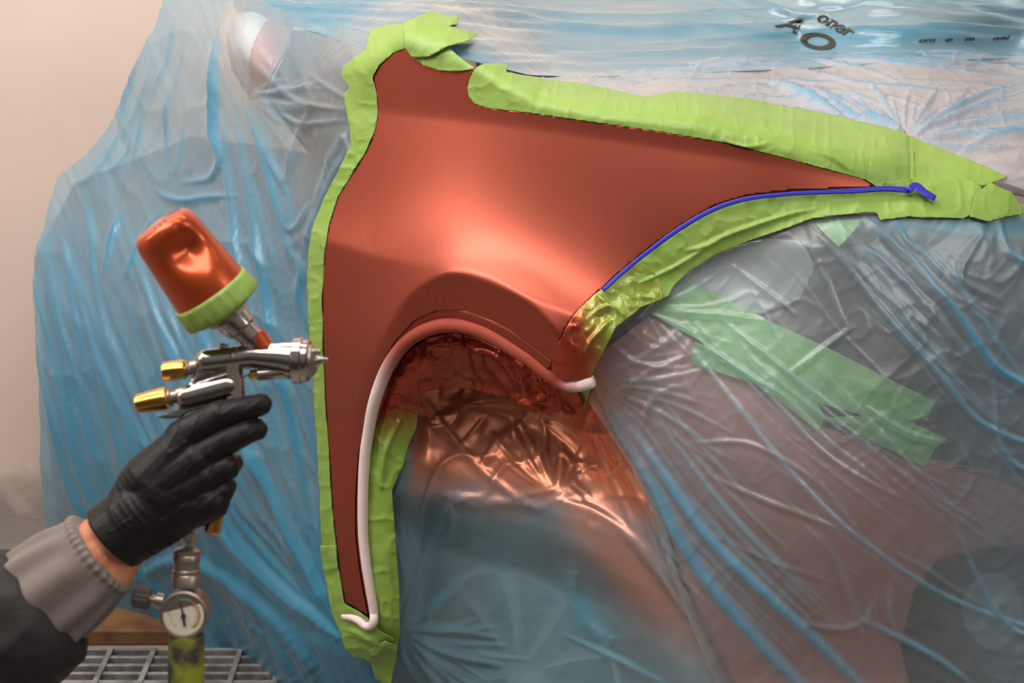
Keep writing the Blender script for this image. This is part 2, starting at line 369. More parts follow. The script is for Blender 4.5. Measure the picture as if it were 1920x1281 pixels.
# ------------------------------------------------------------------ the booth
FZ = -0.05
def box(name, lo, hi, mat, parent=None, bevel=0):
    x0, y0, z0 = lo; x1, y1, z1 = hi
    V = [(x0,y0,z0),(x1,y0,z0),(x1,y1,z0),(x0,y1,z0),(x0,y0,z1),(x1,y0,z1),(x1,y1,z1),(x0,y1,z1)]
    F = [(0,3,2,1),(4,5,6,7),(0,1,5,4),(1,2,6,5),(2,3,7,6),(3,0,4,7)]
    o = mesh_obj(name, V, F, mat, parent, False)
    if bevel: bm = o.modifiers.new('bevel', 'BEVEL'); bm.width = bevel; bm.segments = 2
    return o
tag(box('wall_back', (-3.2, 3.02, FZ), (3.4, 3.12, 3.2), M['wall']), kind='structure')
tag(box('wall_left', (-3.3, -1.5, FZ), (-3.2, 3.1, 3.2), M['wall']), kind='structure')
tag(box('floor', (-3.3, -1.5, FZ - .1), (3.4, 3.1, FZ), M['floor']), kind='structure')
# steel floor grating panel (bars over a dark pit tray)
def grating():
    root = empty('floor_grating', (-.55, 2.2, FZ)); tag(root, 'grey steel bar floor grating at the bottom left under the hose', 'grating')
    box('tray', (-1.25, 1.75, FZ + .001), (-.10, 2.42, FZ + .006), M['pit'], root)
    V = []; F = []
    def add(lo, hi):
        n = len(V); x0, y0, z0 = lo; x1, y1, z1 = hi
        V.extend([(x0,y0,z0),(x1,y0,z0),(x1,y1,z0),(x0,y1,z0),(x0,y0,z1),(x1,y0,z1),(x1,y1,z1),(x0,y1,z1)])
        F.extend([tuple(n + i for i in f) for f in [(0,3,2,1),(4,5,6,7),(0,1,5,4),(1,2,6,5),(2,3,7,6),(3,0,4,7)]])
    y = 1.78
    while y < 2.40: add((-1.23, y, FZ + .006), (-.12, y + .009, FZ + .030)); y += .028
    bars = mesh_obj('bearing_bars', V, F, M['grate'], root, False); V.clear(); F.clear()
    x = -1.22
    while x < -.14: add((x, 1.77, FZ + .024), (x + .010, 2.40, FZ + .034)); x += .085
    mesh_obj('cross_rods', V, F, M['grate'], root, False)
grating()
bd = box('floor_board', (-1.02, 2.46, FZ), (-.42, 2.74, FZ + .035), M['board'], None, .004); bd.rotation_euler = (0, 0, 0)
tag(bd, 'rust-brown board lying on the floor by the foot of the wall behind the hose', 'board')

# ------------------------------------------------------------------ the car under the film
car = empty('car', (0.1, 2.4, 0)); tag(car, 'car masked for painting with a freshly sprayed copper red front fender', 'car')
CRES = spl([(655,1100),(650,1000),(655,900),(668,800),(690,715),(728,625),(765,562),(805,528),(855,511),(905,519),(955,542),(1005,580),(1058,645),(1075,700)], step=10)
CRESP = np.vstack([CRES, [(1080,1290),(640,1290)]])
SHO = spl([(560,205),(700,214),(790,224),(1000,248),(1300,292),(1500,325),(1700,368)], step=12)
SHOP = np.vstack([SHO, [(1700,0),(560,0)]])
def fender_form(x, y):
    d, _, _, _ = seg_near(x, y, CRES, False); ins = inpoly(x, y, CRESP)
    k = .25 + .75 * (1 - sstep(600, 900, y)); k *= 1
    ds = np.sqrt(d * d + 16) - 4
    out = .046 * np.exp(-ds / 100.0)
    inn = .046 - .00022 * ds
    yr = np.interp(x, [600, 700, 850, 1000, 1100, 1300], [450, 482, 512, 565, 606, 700]); dy = y - yr; ab = np.sqrt(dy * dy + 64) - 8
    h2 = np.where(dy < 0, .026 * np.exp(-ab / 85.0), np.maximum(.026 - .00008 * ab, 0)) * (1 - sstep(700, 1000, y)) * (1 - sstep(1150, 1300, x))
    h = np.where(ins, np.maximum(inn, 0), out) * k
    fade = 1 - sstep(1080, 1300, x)
    h = h * (.35 + .65 * fade) + h2
    d2, _, _, _ = seg_near(x, y, SHO, False); up = inpoly(x, y, SHOP)
    h = h + np.where(up, .00012 * (np.sqrt(d2 * d2 + 200) - 14), 0)
    return h
def YCF(x, y): x = np.asarray(x, float); y = np.asarray(y, float); return YC(x, y) - fender_form(x, y)
FEND = [(768,88),(776,99),(786,110),(800,121),(825,130),(857,133),(893,131),(884,146),(879,165),(883,182),(894,195),(920,203),(1000,212),(1100,227),(1240,247),(1360,268),(1480,299),(1560,321),(1625,339),(1638,345),(1636,350),
 (1600,352),(1480,357),(1400,366),(1340,384),(1280,420),(1220,462),(1160,512),(1110,558),(1075,592),(1057,620),(1044,660),(1040,676),
 (1000,645),(960,616),(920,596),(870,579),(820,580),(780,598),(745,634),(715,683),(697,740),(683,800),(674,850),(668,930),(668,1000),(675,1060),(684,1115),(692,1152),
 (668,1138),(650,1128),(640,1070),(632,1000),(627,950),(621,850),(614,750),(610,650),(608,560),(612,480),(620,425),(637,370),(665,325),(690,285),(705,250),(712,215),(709,175),(702,145),(715,122),(740,100)]
fender = sheet('fender', FEND, M['paint'], car, off=.004, step=3.5, Yf=YCF)
solid(fender, .0015); fender['label'] = 'freshly sprayed copper red front fender'
LIP = np.array(FEND[32:49], float)
def rail(name, path, w_in, y_in, mat, parent, off0=0.004, n=5, ext=fender_form):
    """a flange that turns from an edge into the car: w_in px across, y_in metres deeper"""
    P = spl(path, step=5); T = np.gradient(P, axis=0); T /= np.linalg.norm(T, axis=1)[:, None]
    Nn = np.stack([T[:, 1], -T[:, 0]], 1) * w_in
    V = []; F = []; m = len(P)
    for j in range(n):
        t = j / (n - 1); Q = P + Nn * math.sin(t * math.pi / 2)
        h = ext(P[:, 0], P[:, 1]) if ext else 0
        pos = at(Q[:, 0], Q[:, 1], YC(P[:, 0], P[:, 1]) - off0 - h + y_in * (1 - math.cos(t * math.pi / 2)))
        V.extend(pos)
    for j in range(n - 1):
        for i in range(m - 1): F.append((j * m + i, j * m + i + 1, (j + 1) * m + i + 1, (j + 1) * m + i))
    o = mesh_obj(name, V, F, mat, parent); solid(o, .001, 0); return o
rail('fender_flange', LIP, 30, .022, M['paint'], fender, .002)
rail('fender_flange', FEND[20:33], 7, .02, M['paint'], fender, .002)

def panel(name, poly, mat, off=-.014, parent=car, step=9, thick=.003, **k):
    return sheet(name, poly, mat, parent, off=off, step=step, thick=thick, closed_spline=False, **k)
bonnet = panel('bonnet', [(900,90),(1000,70),(1250,58),(1500,52),(2130,42),(2130,400),(1880,345),(1640,352),(1500,318),(1360,280),(1240,262),(1000,225),(900,210)], M['bonnet'])
bumper = panel('bumper', [(1075,690),(1140,650),(1215,590),(1310,640),(1420,722),(1540,800),(1700,850),(2130,950),(2130,1320),(1320,1320),(1290,1160),(1240,1000),(1190,880),(1130,760)], M['bumper'], -.016)
headl = panel('headlight', [(1110,660),(1200,560),(1290,500),(1400,430),(1520,390),(2130,390),(2130,990),(1700,848),(1540,798),(1420,720),(1310,638),(1213,588)], M['headlight'], -.016)
panel('headlight_pale_zone', [(1190,600),(1240,545),(1295,508),(1350,475),(1420,450),(1500,440),(1530,500),(1500,560),(1420,590),(1330,590),(1280,560)], pbr('lens_bright_part', (.50, .54, .55), .3, .2), -.009, headl)  # lighter grey panel in the left part of the headlight
fog = panel('fog_lamp_recess', [(1730,1110),(1770,1060),(1850,1035),(2130,1020),(2130,1320),(1720,1320),(1700,1220)], M['dark'], -.013, bumper)
def ell(cx, cy, rx, ry, n=40, a=0):
    t = np.linspace(0, 2 * np.pi, n, endpoint=False); c, s = math.cos(a), math.sin(a)
    return np.stack([cx + rx * np.cos(t) * c - ry * np.sin(t) * s, cy + rx * np.cos(t) * s + ry * np.sin(t) * c], 1)
lens = panel('fog_lamp_lens', ell(1870, 1150, 55, 72), pbr('fog_lens', (.35, .42, .40), .3), -.010, fog, extra=lambda x, y: .005 * (1 - ((x - 1870)**2 / 55**2 + (y - 1150)**2 / 72**2)))
door = panel('door', [(40,480),(120,330),(330,250),(660,300),(690,320),(600,480),(612,750),(640,1240),(520,1260),(300,1180),(90,1110)], M['door'], -.03)
dwin = panel('door_window', [(490,30),(740,20),(700,100),(650,170),(680,260),(640,330),(560,300),(470,180)], M['glass_dark'], -.03)
wscr = panel('windscreen', [(700,-45),(2130,-45),(2130,50),(1500,58),(1250,64),(1000,76),(890,96),(800,60)], M['glass_dark'], -.05)
mir = panel('side_mirror', [(420,60),(440,20),(500,-5),(555,5),(530,100),(490,185),(460,185),(430,130)], M['mirror'], -.012, step=5, extra=lambda x, y: .03 * np.exp(-((x - 475)**2 / 45**2 + (y - 80)**2 / 70**2)))
panel('mirror_stripe', [(515,5),(555,8),(535,90),(488,180),(464,168),(494,80)], M['bumper'], -.008, mir, step=5, extra=lambda x, y: .03 * np.exp(-((x - 475)**2 / 45**2 + (y - 80)**2 / 70**2)))
# inner arch and wheel
mesh_obj('wheel_arch_liner', at([600, 1350, 1450, 560, 560], [520, 520, 1400, 1400, 900], [2.30, 2.20, 2.15, 2.35, 2.35]), [(0, 1, 2, 3, 4)], M['dark'], car, False)
def wheel():
    c = at(990, 1245, 2.10); ax = Vector((-.50, -.866, 0)).normalized(); u = ax.cross(Vector((0, 0, 1))).normalized(); v = Vector((0, 0, 1))
    root = empty('wheel', c, car)
    WM[root.name] = Matrix.Translation(Vector(c))
    root.matrix_parent_inverse = WM['car'].inverted(); root.location = Vector(c)
    def rev(name, prof, mat, seg=64):
        V = []; F = []; n = len(prof)
        for i in range(seg):
            a = 2 * math.pi * i / seg; d = u * math.cos(a) + v * math.sin(a)
            for r, y in prof: V.append(Vector(c) + d * r + ax * y)
        for i in range(seg):
            for j in range(n - 1): F.append((i * n + j, ((i + 1) % seg) * n + j, ((i + 1) % seg) * n + j + 1, i * n + j + 1))
        return mesh_obj(name, V, F, mat, root)
    rev('tyre', [(.195, .02), (.215, .045), (.245, .045), (.262, .02), (.265, -.05), (.262, -.12), (.24, -.14), (.2, -.13)], M['rubber'])
    rev('rim', [(.190, -.10), (.183, .0), (.186, .03), (.198, .034), (.200, .02)], M['alloy'])
    rev('hub', [(0.0, .03), (.035, .03), (.045, .015), (.045, -.05)], M['alloy'])
    for k in range(10):
        a = 2 * math.pi * k / 10 + .12; V = []; F = []
        for j in range(7):
            t = j / 6; r = .035 + t * .155; w = .006 + .008 * t
            d = u * math.cos(a) + v * math.sin(a); e = -u * math.sin(a) + v * math.cos(a)
            y = .025 - .012 * math.sin(t * math.pi)
            for s, dy in ((-1, -.012), (-1, .0), (0, .008), (1, .0), (1, -.012)): V.append(Vector(c) + d * r + e * s * w + ax * (y + dy))
        for j in range(6):
            for q in range(4): F.append((j * 5 + q, j * 5 + q + 1, (j + 1) * 5 + q + 1, (j + 1) * 5 + q))
        mesh_obj('spoke', V, F, M['alloy'], root)
wheel()

# ------------------------------------------------------------------ masking films
S = streaks
folds_a = [
 ([(412,60),(406,150),(404,250),(418,300),(395,335),(350,345)], 12, .02, .9),
 ([(290,352),(310,368),(350,376),(400,368),(448,366)], 9, .016, .9),
 ([(320,180),(312,240),(318,320)], 5, .008, .7), ([(345,230),(338,300),(325,330)], 5, .007, .5),
 ([(262,110),(235,180),(222,250)], 8, .01, .5), ([(250,240),(236,290),(200,330)], 8, .01, .6), ([(270,200),(255,280),(232,330)], 6, .008, .6),
 ([(130,350),(175,330),(215,270),(245,190)], 10, .01, .5),
 ([(160,360),(172,430),(180,520),(200,600)], 10, .012, .7), ([(235,380),(215,440),(200,520)], 8, .01, .7), ([(290,400),(262,460),(235,530)], 8, .010, .8),
 ([(458,185),(485,260),(520,370),(545,450),(565,520)], 10, .016, .8), ([(440,190),(462,330),(490,470),(520,640),(560,850),(600,1040)], 14, .02, .7),
 ([(420,210),(430,330),(450,480),(470,600)], 12, .018, .6), ([(476,200),(505,290),(540,360),(556,430),(575,470)], 7, .010, .5),
 ([(530,350),(540,400),(552,430),(568,410),(580,380)], 8, .012, .6), ([(555,470),(572,500),(566,560),(580,620)], 9, .014, .7),
 ([(600,190),(560,260),(530,370)], 10, .01, .15), ([(660,270),(620,340),(590,420),(570,500)], 8, .01, .5), ([(650,240),(610,330),(585,400)], 7, .01, .5),
 ([(490,120),(560,190),(640,205)], 9, .012, .25), ([(500,170),(560,230),(650,225)], 7, .01, .2), ([(580,140),(620,165),(660,190)], 6, .008, .3),
 ([(300,860),(420,990),(540,1110),(650,1200)], 20, .03, .8), ([(380,900),(480,1040),(640,1190)], 16, .022, .7), ([(420,760),(520,930),(640,1180)], 14, .02, .7),
 ([(260,1080),(330,1050),(420,1080),(520,1160),(600,1260)], 26, .03, .9), ([(140,1120),(250,1160),(360,1200),(440,1260)], 16, .018, .8),
 ([(460,800),(540,960),(620,1130)], 12, .015, .5), ([(520,820),(570,960),(640,1150)], 8, .012, .5), ([(450,1150),(520,1200),(560,1290)], 22, .02, .9)]
folds_a += S([(440,190),(480,420),(530,700),(600,1000)], 26, 60, 6, .009, .6, 1) + S([(90,420),(150,700),(230,960),(400,1150)], 30, 70, 8, .012, .7, 2)
folds_a += S([(200,420),(300,700),(430,960),(600,1150)], 38, 110, 8, .012, .65, 3) + S([(300,30),(260,200),(140,380)], 10, 50, 7, .007, .4, 4) + S([(380,480),(450,700),(560,960)], 26, 80, 6, .009, .5, 5)
folds_a += fan((650,1200), [(330,860),(480,760),(600,800)], 14, 8, .012, .6, 6) + fan((470,180), [(560,300),(640,230),(660,180),(640,110)], 14, 7, .010, .3, 8)
def lay_a(x, y, d):
    L = .44 + .18 * sstep(250, 700, y) + .35 * sstep(950, 1230, y) + .35 * (fbm(x / 60, y / 160, 3)) 
    L = L - .42 * np.exp(-((x - 590)**2 / 70**2 + (y - 240)**2 / 140**2)) - .55 * np.exp(-((x - 470)**2 / 50**2 + (y - 90)**2 / 90**2))
    return {'layers': np.clip(L + d * .75, 0, 1), 'spray': np.zeros(x.shape)}
def BUL(x, y): return .034 * np.exp(-((x - 475)**2 / 55**2 + (y - 80)**2 / 80**2))
def wob_a(x, y):
    u = x * .94 - y * .34
    return BUL(x, y) / .55 + .030 * fbm(u / 55, y / 260, 21, 4) + .006 * ridged(u / 28, y / 130, 5) + .02 * fbm(x / 160, y / 160, 31) + .01 * fbm(u / 18, y / 110, 41, 2)
A = [(318,-40),(292,40),(262,110),(235,170),(200,240),(160,292),(112,330),(97,370),(80,440),(66,485),(64,600),(72,700),(78,850),(84,1000),(98,1110),(140,1150),(220,1178),(310,1222),(372,1272),(405,1330),
     (640,1310),(735,1300),(722,1240),(665,1190),(618,1060),(600,850),(590,600),(600,450),(640,330),(672,260),(665,170),(700,90),(720,-40)]
fa = sheet('masking_film', A, M['film_a'], None, off=.0, step=4, folds=folds_a, hscale=.55, extra=wob_a, attrs=lay_a)
tag(fa, 'crumpled blue masking film hanging over the car door left of the fender', 'masking film')

folds_b = S([(430,40),(620,70),(800,95),(1100,110),(1500,100),(2120,82)], 30, 22, 6, .007, .8, 11, (.2, .7)) + S([(430,10),(700,20),(1200,60),(2120,20)], 24, 26, 9, .010, .7, 12, (.2, .8))
folds_b += S([(1250,-40),(1450,40),(1700,62),(2120,68)], 22, 26, 8, .014, .6, 13, (.3, .9)) + S([(1500,-30),(1700,25),(2120,45)], 16, 30, 9, .016, .6, 14, (.3, .9)) + S([(450,60),(560,90),(700,110)], 10, 40, 6, .01, .6, 15)
folds_b += [([(1320,30),(1380,45),(1440,80)], 6, .01, .2), ([(1150,50),(1400,75),(1600,80),(2120,62)], 10, .014, .9)]
def lay_b(x, y, d):
    L = .58 + .25 * (1 - sstep(600, 1200, x)) - .25 * sstep(1300, 1500, x) * (1 - sstep(70, 85, y)) + .3 * fbm(x / 300, y / 25, 9)  # lower value at upper right paints the pale reflection into the film tint
    return {'layers': np.clip(L + d * .5, 0, 1), 'spray': np.zeros(x.shape)}
fb = sheet('masking_film', [(432,-40),(2120,-40),(2120,106),(1700,118),(1500,132),(1250,142),(1100,148),(990,144),(900,122),(870,112),(800,90),(700,85),(690,100),(600,66),(500,38),(440,20)], M['film_b'], None,
    off=.003, step=3.5, taper=30, folds=folds_b, hscale=1.2, attrs=lay_b, extra=lambda x, y: BUL(x, y) / 1.2 + .02 * fbm(x / 240, y / 40, 17, 3))
tag(fb, 'smooth blue masking film stretched across the windscreen along the top edge', 'masking film')

folds_c = [([(1440,152),(1480,170),(1530,195),(1590,232)], 11, .016, .9), ([(1710,258),(1780,215),(1850,180),(1925,165)], 9, .012, .8), ([(1800,290),(1860,258),(2120,240)], 10, .014, .8),
 ([(1720,262),(1820,238),(2120,205)], 12, .012, .6), ([(1300,120),(1500,114),(1700,118),(2120,130)], 4, .006, .7), ([(1200,150),(1350,132),(1500,132),(1620,165),(1640,180)], 4, .006, .6),
 ([(1240,190),(1330,170),(1440,160)], 4, .006, .6), ([(1440,180),(1350,195)], 4, .006, .6), ([(1640,175),(1720,200),(1760,225)], 3, .005, .5), ([(1765,160),(1780,190),(1760,225)], 3, .004, .4),
 ([(1590,232),(1640,228),(1700,258)], 12, .014, .7)]
folds_c += S([(960,140),(1150,135),(1350,128),(1560,140)], 22, 26, 5, .006, .9, 21, (.2, .6)) + S([(1200,190),(1400,150),(1640,170),(1740,240)], 26, 42, 5, .006, .9, 22, (.15, .5)) + S([(1500,110),(2120,150)], 16, 40, 5, .006, .9, 23, (.2, .6))
folds_c += fan((1695,262), [(1250,195),(1400,150),(1600,140),(1750,150),(2120,140),(2120,300)], 36, 5, .007, .9, 24)
def lay_c(x, y, d):
    L = .06 + .2 * sstep(250, 400, y) + .25 * ridged(x / 70, y / 28, 51, 10) * 0 + .2 * (1 - sstep(940, 1150, x)) 
    return {'layers': np.clip(L + d * 1.5, 0, 1), 'spray': np.zeros(x.shape)}
fc = sheet('masking_film', [(900,100),(1100,80),(1250,68),(1500,62),(1700,56),(2120,46),(2120,430),(1890,345),(1760,292),(1620,245),(1560,230),(1400,198),(1210,190),(1000,158),(945,150)], M['film_c'], None,
    off=.000, step=3, taper=14, folds=folds_c, hscale=1.0, attrs=lay_c, extra=lambda x, y: .006 * fbm(x / 60, y / 24, 61, 4) + .0022 * ridged(x / 45 + y / 40, y / 26 - x / 130, 63, 9) + .0018 * ridged(x / 30 - y / 20, y / 18 + x / 90, 65, 9))
tag(fc, 'finely creased clear masking film over the bonnet at the upper right', 'masking film')

folds_d = [([(1118,712),(1160,800),(1220,890),(1300,1040),(1400,1170),(1520,1300),(1640,1400)], 19, .026, 1.1), ([(1125,730),(1230,860),(1330,1000),(1450,1120),(1620,1290),(1700,1380)], 17, .024, 1.1), ([(1140,760),(1210,850),(1290,950),(1400,1110)], 6, .012, .2),
 ([(1520,425),(1590,500),(1660,590),(1740,680),(1850,800),(2120,880)], 8, .012, .8), ([(1620,410),(1720,500),(1800,600),(1880,700),(2120,780)], 13, .02, .95), ([(1870,400),(1900,480),(2120,560)], 10, .012, .8),
 ([(1250,600),(1350,720),(1480,880),(1600,1000),(1800,1130),(2120,1230)], 7, .010, .7), ([(1300,640),(1400,700),(1560,860),(1740,960)], 5, .008, .4),
 ([(1310,640),(1400,700),(1500,760)], 6, .01, .35), ([(1480,700),(1560,640),(1600,610)], 7, .012, -.1), ([(1320,885),(1420,930),(1560,985),(1600,1010)], 8, .012, .15), ([(1290,830),(1400,830),(1500,880),(1560,930)], 7, .010, .15),
 ([(1340,1000),(1450,1050),(1560,1090)], 7, .009, .1), ([(1140,640),(1200,680),(1290,690)], 9, .012, 0), ([(1150,740),(1230,690),(1310,660)], 9, .012, 0), ([(1200,820),(1230,740),(1290,720)], 8, .010, .1),
 ([(1500,1165),(1580,1175),(1640,1150)], 9, .014, .1), ([(1545,1000),(1590,1100),(1620,1200)], 8, .012, .3), ([(1640,1120),(1625,1160),(1640,1190)], 7, .014, .4), ([(1670,1090),(1665,1150),(1680,1190)], 7, .014, .4),
 ([(1840,440),(1800,520),(1870,560)], 10, .012, .1), ([(1620,760),(1700,810),(1770,830)], 7, .01, .2), ([(1800,830),(1820,900),(1790,950)], 8, .012, .1), ([(1600,1150),(1750,1230),(1830,1290)], 9, .014, .8),
 ([(1780,960),(1830,1080),(1900,1180),(2120,1240)], 8, .01, .6), ([(1860,700),(1890,860),(2120,960)], 8, .012, .6)]
folds_d += S([(1120,720),(1300,960),(1560,1230)], 34, 90, 6, .008, .75, 31, (.2, .9)) + S([(1400,430),(1560,640),(1900,1000)], 26, 200, 5, .006, .5, 32, (.15, .6))
folds_d += S([(1230,620),(1500,870),(1900,1150)], 22, 110, 5, .006, .4, 33, (.1, .5)) + fan((1115,712), [(1330,560),(1420,800),(1360,1000),(1300,1120)], 14, 7, .008, .5, 34) + fan((1210,582), [(1330,480),(1500,600),(1420,760),(1250,760)], 7, 5, .007, .2, 35)
folds_d += S([(1600,420),(1750,560),(1900,760)], 14, 70, 9, .012, .7, 36, (.2, .8))
def lay_d(x, y, d):
    L = .10 + .22 * sstep(1650, 1900, x) + .12 * np.exp(-((x - 1150)**2 + (y - 800)**2) / 120**2) + .45 * np.exp(-((y - 425)**2) / 22**2) * sstep(1600, 1680, x)
    s = .85 * np.exp(-((x - 1115)**2 / 40**2 + (y - 745)**2 / 50**2)) + .35 * np.exp(-((x - 1180)**2 / 50**2 + (y - 830)**2 / 90**2)) 
    return {'layers': np.clip(L + .15 * fbm(x / 90, y / 90, 71) + d * .75, 0, 1), 'spray': np.clip(s, 0, 1) * .7}
D = [(1090,690),(1105,650),(1135,600),(1180,550),(1230,530),(1265,485),(1320,448),(1390,425),(1470,405),(1520,388),(1640,385),(2120,385),(2120,1300),(1350,1300),(1300,1180),(1262,1080),(1235,980),(1190,880),(1130,790),(1098,745)]
fd = sheet('masking_film', D, M['film_d'], None, off=.002, step=4, folds=folds_d, hscale=.38, attrs=lay_d, extra=lambda x, y: .012 * fbm(x / 70 + y / 200, y / 90, 81, 4) + .003 * ridged((x - y) / 90, (x + y) / 40, 83, 10) + (.010 * ridged((x * .8 + y * .6) / 44, (y * .8 - x * .6) / 60, 85, 5) + .008 * ridged((x * .3 - y) / 36, (y * .3 + x) / 75, 87, 6)) * (np.exp(-((x - 1220)**2 / 110**2 + (y - 680)**2 / 90**2)) + .35 * sstep(1400, 1900, x)))
tag(fd, 'clear blue-tinted masking film over the headlight and bumper at the right', 'masking film')

def YE(x, y):
    x = np.asarray(x, float); y = np.asarray(y, float)
    b = YC(x, y); t = sstep(1120, 1290, x + (1000 - y) * .35)
    u = y - (x - 900) * .35
    return b + .03 * (1 - t) + .01 * t + .10 * (1 - sstep(720, 925, u)) * (1 - t) + .05 * sstep(945, 1060, u) * (1 - t) * (1 - sstep(0, 160, x - 1020 - (y - 940) * .5)) - .03 * np.exp(-((x - 1030 - (y - 920) * .62)**2) / 70**2) * sstep(760, 900, y)
folds_e = [([(795,745),(850,820),(930,900),(1010,950),(1040,935)], 12, .012, 0), ([(1037,935),(1100,880),(1085,900)], 7, .010, 0), ([(860,840),(890,810),(910,780)], 10, .014, 0), ([(900,880),(940,820),(960,810)], 12, .016, 0),
 ([(980,870),(1000,820)], 9, .012, 0), ([(1030,880),(1055,850),(1080,880)], 8, .012, 0), ([(1040,935),(1120,960),(1190,1010),(1270,1110),(1350,1230)], 16, .016, .1), ([(830,925),(900,935),(1000,945)], 20, .016, .3),
 ([(850,950),(845,1000),(800,1040)], 14, .010, .3), ([(755,1180),(820,1130),(880,1080)], 14, .014, .5), ([(750,1185),(800,1020),(850,930)], 14, .012, .2), ([(1080,1060),(1100,1160),(1160,1210)], 22, .012, .5),
 ([(1060,1190),(1150,1230),(1260,1290)], 8, .010, .5), ([(1110,750),(1150,840),(1220,960),(1290,1100)], 12, .014, .1)]
folds_e += fan((748,1178), [(1000,1150),(1010,1240),(900,1300),(780,1300)], 18, 9, .016, .6, 41) + S([(800,740),(1000,830),(1150,960)], 22, 70, 5, .006, 0, 42, (.1, .4)) + S([(1090,860),(1110,900)], 5, 40, 5, .008, 0, 43)
folds_e += S([(740,950),(770,1100),(750,1180)], 8, 20, 6, .008, .4, 44) + fan((1040,935), [(860,800),(960,780),(1060,800),(1120,860)], 14, 6, .010, 0, 45) + S([(1120,760),(1210,950),(1330,1250)], 10, 30, 6, .008, .2, 46)
def lay_e(x, y, d):
    L = .10 + .35 * np.exp(-((x - 1010 - (y - 930) * .3)**2 / 90**2 + (y - 935)**2 / 30**2)) + .35 * np.exp(-((x - 1110)**2 / 60**2 + (y - 1130)**2 / 100**2)) + .2 * fbm(x / 80, y / 80, 91)
    s = 1.25 * (1 - sstep(840 + (x - 850) * .12, 985 + (x - 850) * .25, y + 22 * fbm(x / 60, y / 60, 93) * 2)) 
    diag = (x - 1100) - (y - 950) * .70
    s2 = .85 * np.exp(-(diag / 85)**2) * (1 - sstep(1080, 1330, y)) + .75 * sstep(30, 150, diag) * (1 - sstep(900, 1080, y))
    left = 1 - .9 * (1 - sstep(770, 800, x + (y - 740) * .1))
    s = np.maximum(s * left, s2)
    sp = s * (.95 + .2 * fbm(x / 20, y / 20, 95))
    return {'layers': np.clip(L + d * .9, 0, 1), 'spray': np.clip(sp * .92, 0, .96)}
E = [(770,700),(860,690),(980,720),(1060,755),(1110,735),(1140,790),(1200,880),(1245,975),(1275,1080),(1320,1180),(1380,1300),(715,1300),(735,1180),(735,1000),(720,900),(755,780)]
fe = sheet('masking_film', E, M['film_e'], None, off=0, step=4, folds=folds_e, hscale=HS, attrs=lay_e, Yf=YE, extra=lambda x, y: .010 * fbm(x / 60, y / 60, 97, 4) + .012 * ridged(x / 60 + y / 150, y / 60, 99, 6) * (1 - sstep(900, 980, y)))
tag(fe, 'blue masking film over the wheel dusted with copper overspray', 'masking film')

# ------------------------------------------------------------------ tapes
def nospray(x, y, d): return {'spray': np.zeros(x.shape)}
def wr(seed, amp=.0012):
    return lambda x, y: amp * .7 * ridged(x / 22, y / 30, seed, 5) + amp * 2 * fbm(x / 40, y / 40, seed + 1)
def tape(poly, label, off=.0055, spray=nospray, seed=1, amp=.0012, mat='tape', folds=(), name='masking_tape', group='green masking tape strips around the fender', step=3, sm=False, Yf=YC, ff=True):
    ex = wr(seed, amp) if ff else (lambda x, y: amp * ridged(x / 22, y / 30, seed, 5) + amp * 2 * fbm(x / 40, y / 40, seed + 1))
    o = sheet(name, poly, M[mat], None, off=off, step=step, extra=ex, attrs=spray, folds=folds, closed_spline=sm, Yf=YCF if (ff and Yf is YC) else Yf); solid(o, .0004)
    return tag(o, label, 'tape', group)
LE = FEND[49:]      # left edge of the fender going up
tape([(697,60),(745,50),(778,52),(802,68),(768,89),(741,100),(716,122),(703,145),(709,175),(712,215),(705,250),(690,285),(678,305),(640,325),(662,275),(658,230),(648,178),(661,166),(646,145),(650,128),(688,98)],
     'green masking tape curving over the fender top at the pillar base', .0048, seed=3, amp=.002)
tape([(663,262),(640,320),(612,370),(592,420),(583,470),(581,540),(585,620),(609,622),(608,560),(612,480),(620,425),(637,370),(665,325),(690,285),(702,255)],
     'green masking tape strip on the upper left fender edge beside the hanging film', .0046, seed=4, amp=.0022)
tape([(584,600),(590,700),(597,800),(602,900),(607,1000),(610,1040),(637,1042),(632,1000),(627,950),(621,850),(614,750),(610,650),(609,600)],
     'narrow green masking tape strip on the left fender edge right of the spray gun', .0050, seed=5, amp=.0018)
tape([(607,1020),(613,1080),(628,1150),(642,1185),(652,1212),(668,1228),(700,1236),(735,1215),(738,1190),(716,1180),(700,1165),(692,1152),(668,1138),(650,1128),(640,1070),(635,1020)],
     'green masking tape wrapped under the lower tip of the fender', .0055, seed=6, amp=.004, folds=[([(655,1175),(690,1185),(715,1205)], 9, .006, 0)])
tape([(690,1215),(700,1240),(712,1265),(735,1290),(742,1240),(745,1200),(725,1190)], 'loose green masking tape end hanging below the fender at the bottom edge', .011, seed=7, amp=.006)
arch = lambda x, y, d: {'spray': np.clip(1.1 * (1 - sstep(735, 850, y + .25 * (x - 740) + 30 * fbm(x / 25, y / 25, 6))), 0, 1)}
tape([(735,700),(712,740),(700,790),(690,850),(684,950),(688,1060),(695,1150),(700,1190),(730,1210),(742,1240),(750,1180),(748,1100),(741,1000),(735,920),(758,860),(780,790),(790,745),(760,700)],
     'green masking tape inside the wheel arch below the white foam, sprayed red at its top', .002, arch, 8, .003, 'red_film', ff=False, folds= [([(760,760),(728,840),(716,920)], 6, .008, 0), ([(735,740),(722,800),(712,850)], 5, .006, 0)])
tape([(762,60),(800,38),(857,41),(852,62),(828,70),(800,76),(770,90)], 'topmost green masking tape flap pointing right above the fender tip', .013, seed=9, amp=.002)
tape([(768,88),(790,68),(830,66),(888,81),(872,95),(845,100),(800,108),(784,108)], 'pointed green masking tape flap just below the topmost one', .0145, seed=10, amp=.002)
